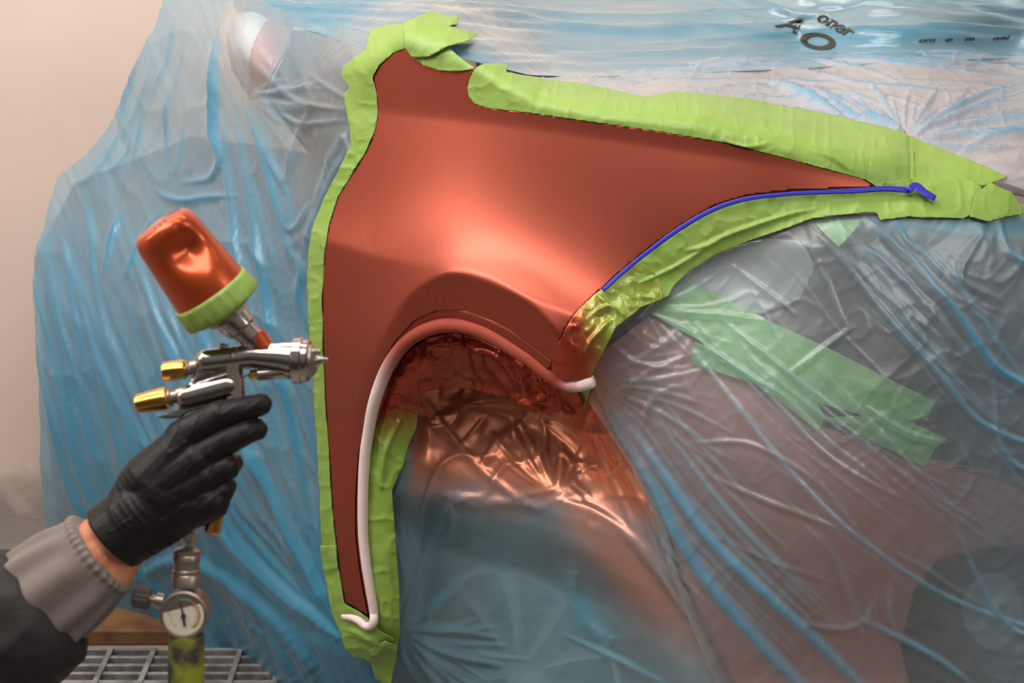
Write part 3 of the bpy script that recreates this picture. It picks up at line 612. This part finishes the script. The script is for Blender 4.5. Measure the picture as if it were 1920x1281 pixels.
tape([(768,88),(800,86),(838,94),(860,110),(892,131),(857,134),(825,131),(800,122),(785,110)], 'green masking tape piece filling the notch at the fender top edge', .0085, seed=11, amp=.002)
tape([(893,131),(905,125),(950,126),(946,140),(1000,150),(1100,165),(1212,188),(1262,177),(1400,190),(1560,222),(1680,250),(1760,285),(1840,315),(1888,336),(1845,352),(1760,352),(1700,352),(1638,347),(1625,339),(1560,321),(1480,299),(1360,268),(1240,247),(1100,227),(1000,212),(920,203),(894,195),(883,182),(879,165),(884,146)],
     'long green masking tape band between the fender and the bonnet', .0048, seed=12, amp=.0016, folds=[([(1350,262),(1400,275),(1450,270)], 4, .004, 0), ([(1520,285),(1560,300),(1590,318)], 4, .004, 0)])
tape([(1632,290),(1709,288),(1712,352),(1640,352),(1620,338)], 'small square green masking tape patch at the pointed end of the fender', .0062, seed=13, amp=.001)
tape([(1640,354),(1600,355),(1480,361),(1400,371),(1340,390),(1282,425),(1222,468),(1162,518),(1150,535),(1190,580),(1252,556),(1262,535),(1290,508),(1340,475),(1400,452),(1480,430),(1520,415),(1640,404),(1645,420),(1700,412),(1800,414),(1832,400),(1835,360),(1800,335),(1760,335),(1650,344)],
     'green masking tape band below the fender above the headlight', .0085, seed=14, amp=.002, folds=[([(1310,460),(1400,425),(1530,395)], 6, .006, 0), ([(1180,540),(1260,500),(1340,450)], 5, .005, 0), ([(1280,470),(1330,455),(1370,430)], 5, .005, 0)])
spr8 = lambda x, y, d: {'spray': np.clip(1.15 - sstep(20, 130, (x - 1050) * .85 + (700 - y) * .35 - 0 + 50 * fbm(x / 30, y / 30, 8)) + .15 * fbm(x / 12, y / 12, 9), 0, 1)}
tape([(1163,515),(1110,560),(1075,594),(1057,622),(1046,660),(1040,690),(1060,705),(1105,705),(1118,680),(1150,622),(1200,578),(1240,562),(1235,520),(1200,490)],
     'crumpled green masking tape sprayed red where fender and bumper meet', .0105, spr8, 15, .004, 'red_film', [([(1100,600),(1140,580),(1170,600)], 6, .008, 0), ([(1090,660),(1110,630),(1150,600)], 6, .008, 0), ([(1120,560),(1150,590),(1150,625)], 6, .007, 0)])
tape([(1822,374),(1850,352),(1888,368),(1912,405),(1880,410),(1845,420),(1810,412)], 'green masking tape end piece furthest right', .0105, seed=16, amp=.0018)
# strips under the clear film, on headlight and bumper
ug = 'pale green masking tape strips under the clear film'
tape([(1213,585),(1302,531),(1449,604),(1560,655),(1660,706),(1757,754),(1745,779),(1709,791),(1620,780),(1530,754),(1412,718),(1315,641)], 'broad pale green masking tape band under the clear film across the headlight edge', -.004, seed=17, mat='tape2', group=ug, ff=False)
tape([(1302,641),(1294,681),(1420,722),(1480,765),(1534,811),(1550,783),(1530,752),(1412,716),(1330,650)], 'pale green masking tape with a pointed lower tip under the clear film', -.004, seed=18, mat='tape2', group=ug, ff=False)
tape([(1550,783),(1620,780),(1709,791),(1780,824),(1757,843),(1739,878),(1640,830),(1587,802)], 'lowest pale green masking tape end under the clear film on the bumper', -.004, seed=19, mat='tape2', group=ug, ff=False)
tape([(1520,408),(1622,408),(1575,463)], 'small pale green masking tape triangle under the clear film below the tape band', -.004, seed=20, mat='tape2', group=ug, ff=False)
tape([(1640,400),(1930,392),(1930,450),(1800,436),(1700,418)], 'pale green masking tape under the clear film at the right edge', -.004, seed=21, mat='tape2', group=ug, ff=False)
# blue fine-line tape
def ribbon(name, path, w, mat, off, parent=None, Yf=YC, ext=None, th=.0006):
    P = spl(path, step=5); T = np.gradient(P, axis=0); T /= np.linalg.norm(T, axis=1)[:, None]; Nn = np.stack([T[:, 1], -T[:, 0]], 1)
    V = []; F = []; m = len(P); ww = np.interp(np.linspace(0, 1, m), np.linspace(0, 1, len(w)), w)
    for s in (-1, -.33, .33, 1):
        Q = P + Nn * (s * ww / 2)[:, None]
        V.extend(at(Q[:, 0], Q[:, 1], Yf(Q[:, 0], Q[:, 1]) - off - (ext(Q[:, 0], Q[:, 1]) if ext else 0)))
    for j in range(3):
        for i in range(m - 1): F.append((j * m + i, j * m + i + 1, (j + 1) * m + i + 1, (j + 1) * m + i))
    o = mesh_obj(name, V, F, mat, parent); solid(o, th, 0); return o
bt = ribbon('fine_line_tape', [(1130,545),(1165,513),(1222,467),(1282,424),(1342,391),(1400,373),(1480,364),(1600,358),(1660,354),(1706,357)], [8, 8, 9, 9, 8, 8, 10, 11], M['blue'], .019, ext=fender_form)
tag(bt, 'thin blue fine-line tape following the lower edge of the fender', 'tape')
fl = ribbon('tape_flap', [(1704,358),(1714,348),(1735,362),(1754,372)], [12, 15, 13, 10], M['blue'], .024, bt, ext=fender_form)
# red sprayed masking inside the arch
def YR(x, y): return YC(x, y) - .010
redl = lambda x, y, d: {'spray': np.clip(1.15 - .3 * np.exp(-((x - 870)**2 + (y - 712)**2) / 45**2) + .25 * fbm(x / 40, y / 25, 5), 0, 1)}
tape([(735,745),(742,700),(765,662),(800,635),(850,622),(900,632),(960,662),(1000,688),(1040,712),(1085,735),(1096,760),(1080,780),(1062,768),(1040,775),(1010,768),(960,746),(900,731),(850,727),(800,733),(780,760)],
     'crumpled masking film strip sprayed deep red inside the top of the wheel arch', 0, redl, 22, .005, 'red_film', ff=False, folds=
     [([(800,650),(850,638),(900,645),(960,672),(990,690)], 9, .012, 0), ([(985,680),(990,715),(1010,740),(1035,735)], 8, .016, 0), ([(1005,690),(1025,710),(1035,735)], 6, .012, 0), ([(920,655),(960,690),(975,720)], 9, .008, 0), ([(1045,725),(1055,750),(1080,775)], 7, .012, 0),
      ([(835,632),(840,648)], 5, .010, 0), ([(850,630),(856,648)], 5, .010, 0), ([(866,632),(870,648)], 5, .010, 0), ([(955,740),(1000,752),(1030,770)], 6, .010, 0)], Yf=YR, group='red sprayed masking')['category'] = 'masking film'

tape([(1040,705),(1075,700),(1112,722),(1103,752),(1080,781),(1058,768),(1045,740)], 'small red-dusted green masking tape end under the foam tip at the arch corner', .006, lambda x, y, d: {'spray': np.clip(1 - sstep(1060, 1110, x - (y - 740) * .3) * .8, 0, 1)}, 23, .002, 'red_film', ff=False)
# foam tape: a soft rope along the arch
def rope(name, path, rad, mat, off, spray, parent=None, seg=16):
    P = spl(path, step=5); n = len(P); C = at(P[:, 0], P[:, 1], YC(P[:, 0], P[:, 1]) - off(P[:, 0], P[:, 1]))
    R = np.interp(np.linspace(0, 1, n), np.linspace(0, 1, len(rad)), rad)
    R[0] *= .8; R[-1] *= .8
    T = np.gradient(C, axis=0); T /= np.linalg.norm(T, axis=1)[:, None]; V = []; F = []; S_ = []
    nf = np.cross(T, FW); nf /= np.linalg.norm(nf, axis=1)[:, None]; bn = np.cross(T, nf)
    sp = spray(P[:, 0], P[:, 1])
    for i in range(n):
        for k in range(seg):
            a = 2 * math.pi * k / seg; V.append(C[i] + R[i] * (math.cos(a) * nf[i] + math.sin(a) * bn[i])); S_.append(sp[i])
    for i in range(n - 1):
        for k in range(seg): F.append((i * seg + k, i * seg + (k + 1) % seg, (i + 1) * seg + (k + 1) % seg, (i + 1) * seg + k))
    F.append(tuple(range(seg))[::-1]); F.append(tuple((n - 1) * seg + k for k in range(seg)))
    return mesh_obj(name, V, F, mat, parent, True, {'spray': S_})
foam = rope('foam_tape', [(1113,714),(1095,719),(1075,722),(1052,716),(1025,698),(995,673),(955,648),(915,625),(880,613),(850,609),(820,612),(785,625),(755,648),(730,682),(713,720),(700,762),(692,805),(685,850),(681,920),(681,1000),(687,1060),(695,1110),(701,1150),(699,1170),(688,1175),(672,1163),(658,1157),(643,1155)],
    [.0100, .0105, .0115, .0115, .0115, .011, .0105, .0100, .0096, .009, .0088, .0084, .0082, .0080, .0078, .0070, .0064], M['foam'], lambda x, y: .003 + fender_form(x, y) * .9 + .010 * sstep(1150, 1165, y) + .012 * sstep(1040, 1080, x),
    lambda x, y: np.clip((1 - sstep(640, 740, y + 0 * x)) + sstep(760, 800, x), 0, 1) * (1 - sstep(1050, 1100, x)) * .95)
tag(foam, 'white foam masking rope lining the wheel arch, sprayed red along its top', 'foam tape')

# ------------------------------------------------------------------ printed words on the film at the top
from mathutils.bvhtree import BVHTree
FBT = BVHTree.FromPolygons([v.co[:] for v in fb.data.vertices], [tuple(p.vertices) for p in fb.data.polygons])
def decal(name, txt, px, py, size, ang, sx=1.0, parent=fb, shear=.3, off=.02, bold=0.03):
    cu = bpy.data.curves.new('t', 'FONT'); cu.body = txt; cu.size = 1; cu.shear = shear; cu.offset = bold
    o = bpy.data.objects.new('t', cu); COL.objects.link(o); bpy.context.view_layer.update()
    dg = bpy.context.evaluated_depsgraph_get(); me = bpy.data.meshes.new_from_object(o.evaluated_get(dg)); bpy.data.objects.remove(o)
    bm = bmesh.new(); bm.from_mesh(me); bmesh.ops.triangulate(bm, faces=bm.faces); bmesh.ops.subdivide_edges(bm, edges=bm.edges, cuts=1, use_grid_fill=False)
    bm.to_mesh(me); bm.free()
    co = np.array([v.co[:] for v in me.vertices]); c, s = math.cos(ang), math.sin(ang)
    x = co[:, 0] * size * sx; y = -co[:, 1] * size; X = px + x * c - y * s; Y = py + x * s + y * c
    W = at(X, Y, YC(X, Y) - off)
    for i in range(len(W)):
        d = Vector(W[i] - CAM).normalized(); hit = FBT.ray_cast(Vector(CAM), d)
        if hit[0] is not None: W[i] = np.array(hit[0] - d * .003)
    o = mesh_obj(name, W, [tuple(p.vertices) for p in me.polygons], M['ink'], parent, False); solid(o, .0003, 0); return o
decal('printed_letters', 'A', 1455, 48, 40, .35, 1.5, shear=.5, off=.034, bold=.02)
decal('printed_letters', 'O', 1488, 74, 46, .42, 1.6, shear=.5, off=.034, bold=.03)
decal('printed_letters', 'oner', 1528, 36, 34, .50, 1.05, shear=.4, off=.034, bold=.02)
for w_, x_ in (('um', 1722), ('o', 1772), ('m', 1808), ('oni', 1860)): decal('printed_mark', w_, x_, 79 - (x_ - 1722) * .03, 11, -.03, 2.2, off=.03)

# ------------------------------------------------------------------ spray gun, built in its own plane (units of ~0.5 mm)
T0 = 1.36; SG = T0 / FPX
GO = CAM
def GW(p):
    p = np.atleast_2d(np.asarray(p, float))
    return CAM + T0 * FW + SG * ((p[:, 0] - CX)[:, None] * RT - (p[:, 1] - CY)[:, None] * UP - p[:, 2][:, None] * FW)
def basis(a, b):
    a = np.array(a, float); b = np.array(b, float); d = b - a; L = np.linalg.norm(d); d = d / L
    r = np.array([0, 0, 1.0]) if abs(d[2]) < .9 else np.array([0, 1.0, 0]); u = np.cross(d, r); u /= np.linalg.norm(u); v = np.cross(d, u)
    return a, d, L, u, v
def lathe_raw(a, b, prof, seg=32, rmod=None):
    a, d, L, u, v = basis(a, b); V = []; F = []; n = len(prof)
    for j, (t, r) in enumerate(prof):
        for i in range(seg):
            th = 2 * math.pi * i / seg; rr = r * (rmod(th, t) if rmod else 1)
            V.append(a + d * t * L + (u * math.cos(th) + v * math.sin(th)) * rr)
    for j in range(n - 1):
        for i in range(seg): F.append((j * seg + i, j * seg + (i + 1) % seg, (j + 1) * seg + (i + 1) % seg, (j + 1) * seg + i))
    F.append(tuple(range(seg))[::-1]); F.append(tuple((n - 1) * seg + i for i in range(seg)))
    return V, F
def autosm(o, ang=35):
    me = o.data
    bm = bmesh.new(); bm.from_mesh(me); bmesh.ops.recalc_face_normals(bm, faces=bm.faces)
    for e in bm.edges:
        if len(e.link_faces) == 2 and e.calc_face_angle(0) > math.radians(ang): e.smooth = False
    bm.to_mesh(me); bm.free(); return o
def lathe(name, a, b, prof, mat, parent, seg=40, rmod=None, ang=35):
    V, F = lathe_raw(a, b, prof, seg, rmod); return autosm(mesh_obj(name, GW(V), F, mat, parent), ang)
def prism(name, poly, z0, z1, mat, parent, bev=0.0):
    n = len(poly); V = [(x, y, z0) for x, y in poly] + [(x, y, z1) for x, y in poly]
    F = [tuple(range(n)), tuple(range(2 * n - 1, n - 1, -1))] + [(i, (i + 1) % n, n + (i + 1) % n, n + i) for i in range(n)]
    o = mesh_obj(name, GW(V), F, mat, parent, False)
    if bev: m = o.modifiers.new('bevel', 'BEVEL'); m.width = bev; m.segments = 3; m.limit_method = 'ANGLE'
    autosm(o, 40); return o
def blend(name, prims, mat, parent, voxel=.0012, smooth=6, disp=None, mapf=GW):
    V = []; F = []
    def add(v, f): n = len(V); V.extend([tuple(p) for p in v]); F.extend([tuple(n + i for i in q) for q in f])
    for p in prims:
        if p[0] == 'c':
            _, a, b, r0, r1 = p; a = np.array(a, float); b = np.array(b, float); L = max(np.linalg.norm(b - a), .01)
            prof = [((-r0 * math.cos(t)) / L, max(r0 * math.sin(t), .05)) for t in np.linspace(0, math.pi / 2, 7)] + [(1 + r1 * math.sin(t) / L, max(r1 * math.cos(t), .05)) for t in np.linspace(0, math.pi / 2, 7)]
            add(*lathe_raw(a, b, prof, 20))
        elif p[0] == 'l': add(*lathe_raw(p[1], p[2], p[3], 32))
        elif p[0] == 'p':
            _, poly, z0, z1 = p; n = len(poly); v = [(x, y, z0) for x, y in poly] + [(x, y, z1) for x, y in poly]
            add(v, [tuple(range(n)), tuple(range(2 * n - 1, n - 1, -1))] + [(i, (i + 1) % n, n + (i + 1) % n, n + i) for i in range(n)])
    me = bpy.data.meshes.new('tmp'); me.from_pydata([tuple(q) for q in mapf(V)], [], F)
    bm = bmesh.new(); bm.from_mesh(me); bmesh.ops.recalc_face_normals(bm, faces=bm.faces); bm.to_mesh(me); bm.free()
    o = bpy.data.objects.new('tmp', me); COL.objects.link(o)
    r = o.modifiers.new('r', 'REMESH'); r.mode = 'VOXEL'; r.voxel_size = voxel
    s = o.modifiers.new('s', 'SMOOTH'); s.iterations = smooth; s.factor = .5
    bpy.context.view_layer.update(); dg = bpy.context.evaluated_depsgraph_get()
    m2 = bpy.data.meshes.new_from_object(o.evaluated_get(dg)); bpy.data.objects.remove(o)
    m2.name = name; m2.materials.clear(); m2.materials.append(mat)
    if disp is not None:
        co = np.zeros(len(m2.vertices) * 3); m2.vertices.foreach_get('co', co); co = co.reshape(-1, 3)
        no = np.zeros(len(m2.vertices) * 3); m2.vertices.foreach_get('normal', no); no = no.reshape(-1, 3)
        rel = co - (CAM + T0 * FW); lx = rel @ RT / SG + CX; ly = CY - rel @ UP / SG; lz = -rel @ FW / SG
        co = co + no * disp(lx, ly, lz)[:, None] * SG; m2.vertices.foreach_set('co', co.ravel()); m2.update()
    m2.polygons.foreach_set('use_smooth', [True] * len(m2.polygons))
    oo = bpy.data.objects.new(name, m2); return link(oo, parent)

gun = empty('spray_gun', GW((400, 760, -20))[0]); tag(gun, 'chrome spray gun with copper paint cup and brass knobs in the gloved hand', 'spray gun')
Z = -20
body = blend('gun_body', [
 ('p', [(352,735),(366,700),(374,672),(388,657),(420,652),(470,646),(540,643),(556,640),(560,700),(556,715),(540,712),(520,697),(500,687),(470,684),(446,690),(430,690),(400,700),(372,712)], Z-13, Z+13),
 ('c', (385,678,Z), (470,668,Z), 24, 23), ('c', (470,668,Z), (520,672,Z), 23, 27), ('c', (520,672,Z), (555,677,Z), 27, 34),
 ('c', (345,746,Z), (428,724,Z), 22, 24), ('p', [(283,781),(318,773),(336,762),(350,722),(366,690),(430,700),(428,748),(346,776),(336,785),(300,786)], Z-9, Z+9),
 ('l', (548,676,Z), (566,677,Z), [(0, 34), (1, 37)]),
 ('c', (496,652,Z), (484,634,Z+6), 15, 15),
 ('p', [(372,765),(430,740),(425,800),(395,880),(375,960),(352,1008),(322,1004),(335,930),(350,850)], Z-17, Z-3),
 ('c', (395,780,Z-10), (345,990,Z-10), 22, 18)], M['steel'], gun, .0011, 4)
lathe('air_cap_ring', (545,676,Z), (578,677,Z), [(0,38),(.08,43),(.55,44),(.62,41),(.9,41),(1,37)], M['steel'], gun, 48, lambda th, t: 1 + (.02 * (math.cos(12 * th) > .3) if t < .56 else 0))
cap = lathe('air_cap', (576,677,Z), (590,677,Z), [(0,33),(.5,31),(1,22)], M['steel_dull'], gun)
lathe('nozzle_tip', (586,678,Z), (612,674,Z), [(0,13),(.25,11),(.9,3.4),(1,2.6)], M['steel'], gun)
for dx in (-1, 1):
    lathe('air_cap_horn', (580,661 + 0 * dx,Z + 16 * dx), (597,659,Z + 13 * dx), [(0,8),(.7,6),(1,4)], M['steel_dull'], cap)
lathe('adjuster_collar', (345,692,Z), (374,686,Z), [(0,12),(.2,15),(.3,13),(1,14)], M['steel_dull'], gun)
k1 = lathe('fan_knob', (300,698,Z), (347,692,Z), [(0,13),(.04,17),(.1,18.5),(.85,19),(.95,17),(1,14)], M['brass'], gun, 48, lambda th, t: 1 - .05 * (math.sin(10 * th) > .55)); k1['label'] = 'upper ribbed brass knob'
lathe('adjuster_collar', (308,748,Z), (350,739,Z), [(0,15),(.2,17),(.25,13),(.5,13),(.52,17),(1,18)], M['steel_dull'], gun)
k2 = lathe('fluid_knob', (249,759,Z), (312,747,Z), [(0,13),(.04,17),(.1,18.5),(.85,22),(.95,21),(1,17)], M['brass'], gun, 48, lambda th, t: 1 - .05 * (math.sin(10 * th) > .55)); k2['label'] = 'lower ribbed brass knob'
tr = prism('trigger', [(421,664),(428,660),(440,660),(446,668),(448,700),(453,742),(460,800),(448,802),(438,745),(427,735),(425,700)], Z + 15, Z + 20, M['steel_dull'], gun, .0006)
prism('trigger', [(421,664),(428,660),(440,660),(446,668),(448,700),(453,742),(460,800),(448,802),(438,745),(427,735),(425,700)], Z - 20, Z - 15, M['steel_dull'], gun, .0006)
lathe('pivot_screw', (433,669,Z + 14), (433,669,Z + 24), [(0,7),(.8,7),(1,5)], M['steel'], tr)
lathe('needle_rod', (446,707,Z), (474,702,Z), [(0,2.5),(1,2.5)], M['steel_dull'], gun)
lathe('needle_nut', (463,705,Z), (480,702,Z), [(0,6),(.2,10),(.8,10),(1,8)], M['brass'], gun, 6, ang=20)
lathe('needle_housing', (478,704,Z), (545,697,Z), [(0,9),(.05,12),(1,13)], M['steel'], gun)
lathe('vent_screw', (415,652,Z), (416,644,Z), [(0,9),(.6,9),(1,6)], M['steel_dull'], gun)
# cup and neck
ca, cb = (312,424,52), (414,575,-8)
def dent(v):
    v = np.array(v); x, y, z = v[:, 0], v[:, 1], v[:, 2]
    d1 = np.abs((x - 378) * .86 - (y - 478) * .5) ; along = (x - 378) * .5 + (y - 478) * .86
    k = np.exp(-((x - 372)**2 + (y - 476)**2) / 34**2) * (z > 0)
    crease = np.exp(-(np.abs((x - 360) * .85 - (y - 440) * .35)) / 10) * np.exp(-((y - 450)**2) / 30**2) * (z > 0)
    v[:, 2] -= 26 * k + 7 * crease; v[:, 0] -= 5 * k; return v
prof = [(.0, .5), (.0, 30), (.012, 44), (-.002, 47), (.01, 53), (.04, 58), (.08, 60.5)] + [(t, 61 + 15 * t) for t in np.linspace(.12, .97, 40)]
V, F = lathe_raw(ca, cb, prof, 96); cup = autosm(mesh_obj('paint_cup', GW(dent(V)), F, M['cup'], gun), 60)
cup['label'] = 'dented translucent cup full of copper paint'
V, F = lathe_raw(ca, cb, [(.80,74),(.80,76),(.84,77),(.93,78.5),(1.0,79),(1.025,77),(1.035,70)], 96, lambda th, t: 1 + .012 * math.sin(9 * th + t * 20) + .01 * math.sin(23 * th))
ct = mesh_obj('cup_tape', GW(V), F, M['tape'], gun, True, {'spray': [0.0] * len(V)}); ct['label'] = 'green masking tape around the cup rim'
a_, d_, L_, u_, v_ = basis(ca, cb)
q = lambda t: tuple(a_ + d_ * L_ * t)
lathe('cup_lid', q(1.0), q(1.09), [(0,70),(.5,66),(1,40)], M['tape'] if False else pbr('green_lid', (.2, .36, .06), .5), gun)
lathe('cup_adapter', q(1.06), q(1.22), [(0,40),(.4,42),(.45,33),(1,32)], M['steel_dull'], gun, 12, ang=20)
lathe('cup_adapter', (428,592,-10), (478,646,Z), [(0,32),(.15,32),(.45,29),(.5,24),(.8,23),(.83,25),(1,23)], M['steel'], gun, 24, lambda th, t: 1 + .03 * math.cos(8 * th))
lathe('neck_paint_window', (474,630,Z+2), (492,655,Z), [(0,22.5),(1,21)], M['cup'], gun)
for i in range(3):
    p = np.array(q(.02)) + u_ * 0 ; c0 = np.array([308 + i * 9, 436 - i * 7, 66.0])
    lathe('embossed_mark', c0 + (0, -4, 6), c0 + (3, 4, 2), [(0,1.2),(1,1.2)], M['cup'], cup, 6)
# below the handle
lathe('air_knob', (404,952,Z), (393,1003,Z), [(0,14),(.7,16),(.92,16.5),(1,13)], M['brass'], gun, 48, lambda th, t: 1 - .05 * (math.sin(10 * th) > .55))
lathe('air_inlet', (352,1000,Z), (347,1040,Z), [(0,17),(.45,17),(.5,10),(1,10)], M['steel'], gun, 6, ang=20)
cp = lathe('hose_coupler', (346,1028,Z), (344,1104,Z), [(0,12),(.06,22),(.1,26),(.18,26),(.2,24.5),(.24,26),(.36,26),(.38,24),(.56,24),(.60,26.5),(.66,26.5),(.68,25),(.72,27),(1,27)], M['steel_dull'], gun)
lathe('air_hose', (344,1194,Z-4), (343,1330,Z-4), [(0,32),(.1,34),(1,34)], M['yellow'], gun)['label'] = 'hose with yellow and black paint stains'
gb = lathe('pressure_gauge', (344,1150,Z-34), (346,1152,Z+30), [(0,38),(.05,42),(.8,43),(.84,45),(.97,45),(1,41),(.985,38),(.97,38)], M['steel_dull'], gun, 64)
lathe('dial', (345.8,1152,Z+20), (346,1152,Z+28.5), [(0,38),(1,38)], M['dial'], gb, 64)
def gflat(name, pts, z, mat, par): n = len(pts); return solid(mesh_obj(name, GW([(x, y, z) for x, y in pts]), [tuple(range(n))], mat, par, False), .0002, 0)
def arc(cx, cy, r0, r1, a0, a1, n=24):
    t = np.linspace(a0, a1, n); return [(cx + r1 * math.cos(a), cy - r1 * math.sin(a)) for a in t] + [(cx + r0 * math.cos(a), cy - r0 * math.sin(a)) for a in t[::-1]]
dz = Z + 29.2
def arcmesh(name, r0, r1, a0, a1, mat, n=28):
    t = np.linspace(a0, a1, n); V = [(346 + r1 * math.cos(a), 1152 - r1 * math.sin(a), dz) for a in t] + [(346 + r0 * math.cos(a), 1152 - r0 * math.sin(a), dz) for a in t]
    return mesh_obj(name, GW(V), [(i, i + 1, n + i + 1, n + i) for i in range(n - 1)], mat, gb, False)
arcmesh('red_arc', 28, 31, -.9, 1.0, M['dred']); arcmesh('green_arc', 28, 31, 1.05, 3.1, M['dgreen'])
V = []; F = []
for k in range(25):
    a = -.9 + k * (math.pi + 1.8) / 24; L = 5 if k % 4 == 0 else 3; e = (-math.sin(a) * .5, -math.cos(a) * .5); n = len(V)
    for r, s in ((27, -1), (27, 1), (27 - L, 1), (27 - L, -1)): V.append((346 + r * math.cos(a) + s * e[0], 1152 - r * math.sin(a) + s * e[1], dz))
    F.append((n, n + 1, n + 2, n + 3))
mesh_obj('dial_ticks', GW(V), F, M['ink'], gb, False)
gflat('gauge_needle', [(339,1127),(341,1127),(347.5,1149),(351,1172),(346,1172),(344,1152)], Z + 31, M['ink'], gb)
lathe('needle_hub', (346,1154,Z + 29), (346,1154,Z + 33), [(0,5),(1,4)], M['ink'], gb)
lathe('gauge_adjuster', (300,1134,Z-10), (262,1128,Z-10), [(0,15),(.35,16),(.37,10),(.6,10),(.62,13),(.8,13),(.82,8),(1,8)], M['steel_dull'], gun)
lathe('regulator_knob', (243,1124,Z-10), (275,1129,Z-10), [(0,18),(.08,21),(.9,21),(1,18)], pbr('dark_knob', (.10, .08, .07), .5), gun, 48, lambda th, t: 1 - .06 * (math.sin(12 * th) > .5))

# ------------------------------------------------------------------ the painter's arm
pers = empty('person', GW((0, 1400, 0))[0]); tag(pers, 'person in black jacket and black glove reaching in from the left holding the spray gun', 'person')
def wrk(x, y, z):
    u = (x - 200) * .77 + (y - 1000) * -.64; v = (x - 200) * .64 + (y - 1000) * .77
    w = 1 - sstep(30, 180, u)
    f = 1.6 * fbm(u / 26, v / 60, 3) + 2.4 * w * (ridged(u / 13, v / 60 + 7, 5, 2) - .4) + 1.6 * ridged(u / 60 + v / 50, v / 22, 9, 8)
    return f
glove = blend('glove', [
 ('c', (232,1008,4), (300,925,6), 50, 62), ('c', (215,985,4), (270,905,6), 38, 46), ('c', (262,1010,2), (330,960,4), 42, 48),
 ('c', (290,900,8), (345,828,12), 58, 36), ('c', (300,910,8), (368,862,14), 60, 38), ('c', (310,930,6), (385,895,12), 60, 34), ('c', (320,950,2), (378,932,8), 52, 34),
 ('l', (213,1009,4), (300,935,5), [(0,68),(.04,71),(.3,68),(.7,66),(1,60)]), ('c', (300,955,2), (390,940,0), 60, 40), ('c', (320,880,0), (395,870,-2), 50, 38),
 ('c', (345,822,10), (412,780,12), 36, 29), ('c', (412,780,12), (462,765,6), 28, 24), ('c', (462,765,6), (488,759,-4), 23.5, 21),
 ('c', (370,858,12), (425,828,12), 34, 27), ('c', (425,828,12), (462,810,4), 26.5, 24), ('c', (462,810,4), (479,806,-8), 23.5, 21),
 ('c', (385,892,10), (425,876,6), 34, 26), ('c', (425,876,6), (428,872,-34), 26, 20), ('c', (432,872,-34), (395,880,-52), 18, 16),
 ('c', (370,935,6), (414,920,0), 36, 25), ('c', (414,920,0), (414,920,-34), 25, 19), ('c', (420,916,-34), (388,925,-50), 17, 15),
 ('c', (285,900,-30), (340,850,-55), 32, 25), ('c', (340,850,-55), (395,800,-62), 24, 19)], M['glove'], pers, .0011, 5, wrk)
glove['label'] = 'black nitrile glove'
# glove cuff rolled edge
def loft(name, ax0, ax1, rings, mat, parent, seg=96, mod=None, n=60):
    a, d, L, u, v = basis(ax0, ax1); V = []; F = []
    ts = np.linspace(0, 1, n); R = spl([(t * 100, r) for t, r in rings], step=2)
    rr = np.interp(ts * 100, R[:, 0], R[:, 1])
    for i, t in enumerate(ts):
        for k in range(seg):
            th = 2 * math.pi * k / seg; r = rr[i] * (1 + (mod(th, t) if mod else 0))
            V.append(a + d * L * t + (u * math.cos(th) * .80 + v * math.sin(th)) * r) if False else V.append(a + d * L * t + (u * math.cos(th) + v * math.sin(th) * .78) * r)
    for i in range(n - 1):
        for k in range(seg): F.append((i * seg + k, i * seg + (k + 1) % seg, (i + 1) * seg + (k + 1) % seg, (i + 1) * seg + k))
    F.append(tuple(range(seg))[::-1]); F.append(tuple((n - 1) * seg + k for k in range(seg)))
    return mesh_obj(name, GW(V), F, mat, parent)
arm = blend('forearm', [('c', (262,980,2), (180,1045,4), 52, 50), ('c', (245,960,2), (180,1020,4), 46, 46), ('c', (240,1010,2), (205,1075,4), 44, 46), ('c', (190,1040,4), (40,1160,4), 56, 66), ('c', (280,950,2), (255,985,2), 40, 46)], M['skin'], pers, .0018, 6)
arm['label'] = 'bare wrist and forearm'
0 and loft('glove_cuff', (247,978,4), (212,1006,4), [(0,50),(.5,64),(.8,69),(1,70)], M['glove'], glove, mod=lambda th, t: .02 * math.sin(7 * th + 3 * t) + .012 * math.sin(17 * th))
def cuffmod(th, t):
    g = math.sin(34 * th + 2 * math.sin(3 * th)) * (.022 * math.exp(-(t / .10)**2)) 
    g += (.042 * math.sin(11 * th + 1.5 * t + 2 * math.sin(2 * th)) + .025 * math.sin(6 * th - 2 * t)) * min(1, t * 3)
    return g
loft('jacket_cuff', (193,1034,4), (60,1140,4), [(0,84),(.05,90),(.10,88),(.35,97),(.65,104),(1,108)], M['cuff'], pers, mod=cuffmod, seg=220, n=80)['label'] = 'grey elastic jacket cuff'
def slv(th, t):
    return .07 * fbm(np.array(th * 1.3), np.array(t * 5), 8, 3) * 2 + .05 * math.sin(3 * th + 9 * t) * t + .04 * ridged(np.array(th * 2.0), np.array(t * 4), 12, 3)
loft('jacket_sleeve', (95,1115,4), (-160,1330,4), [(0,96),(.04,118),(.12,134),(.4,150),(1,170)], M['sleeve'], pers, mod=lambda th, t: float(slv(abs(th - math.pi), t)), seg=120, n=80)['label'] = 'black jacket sleeve'
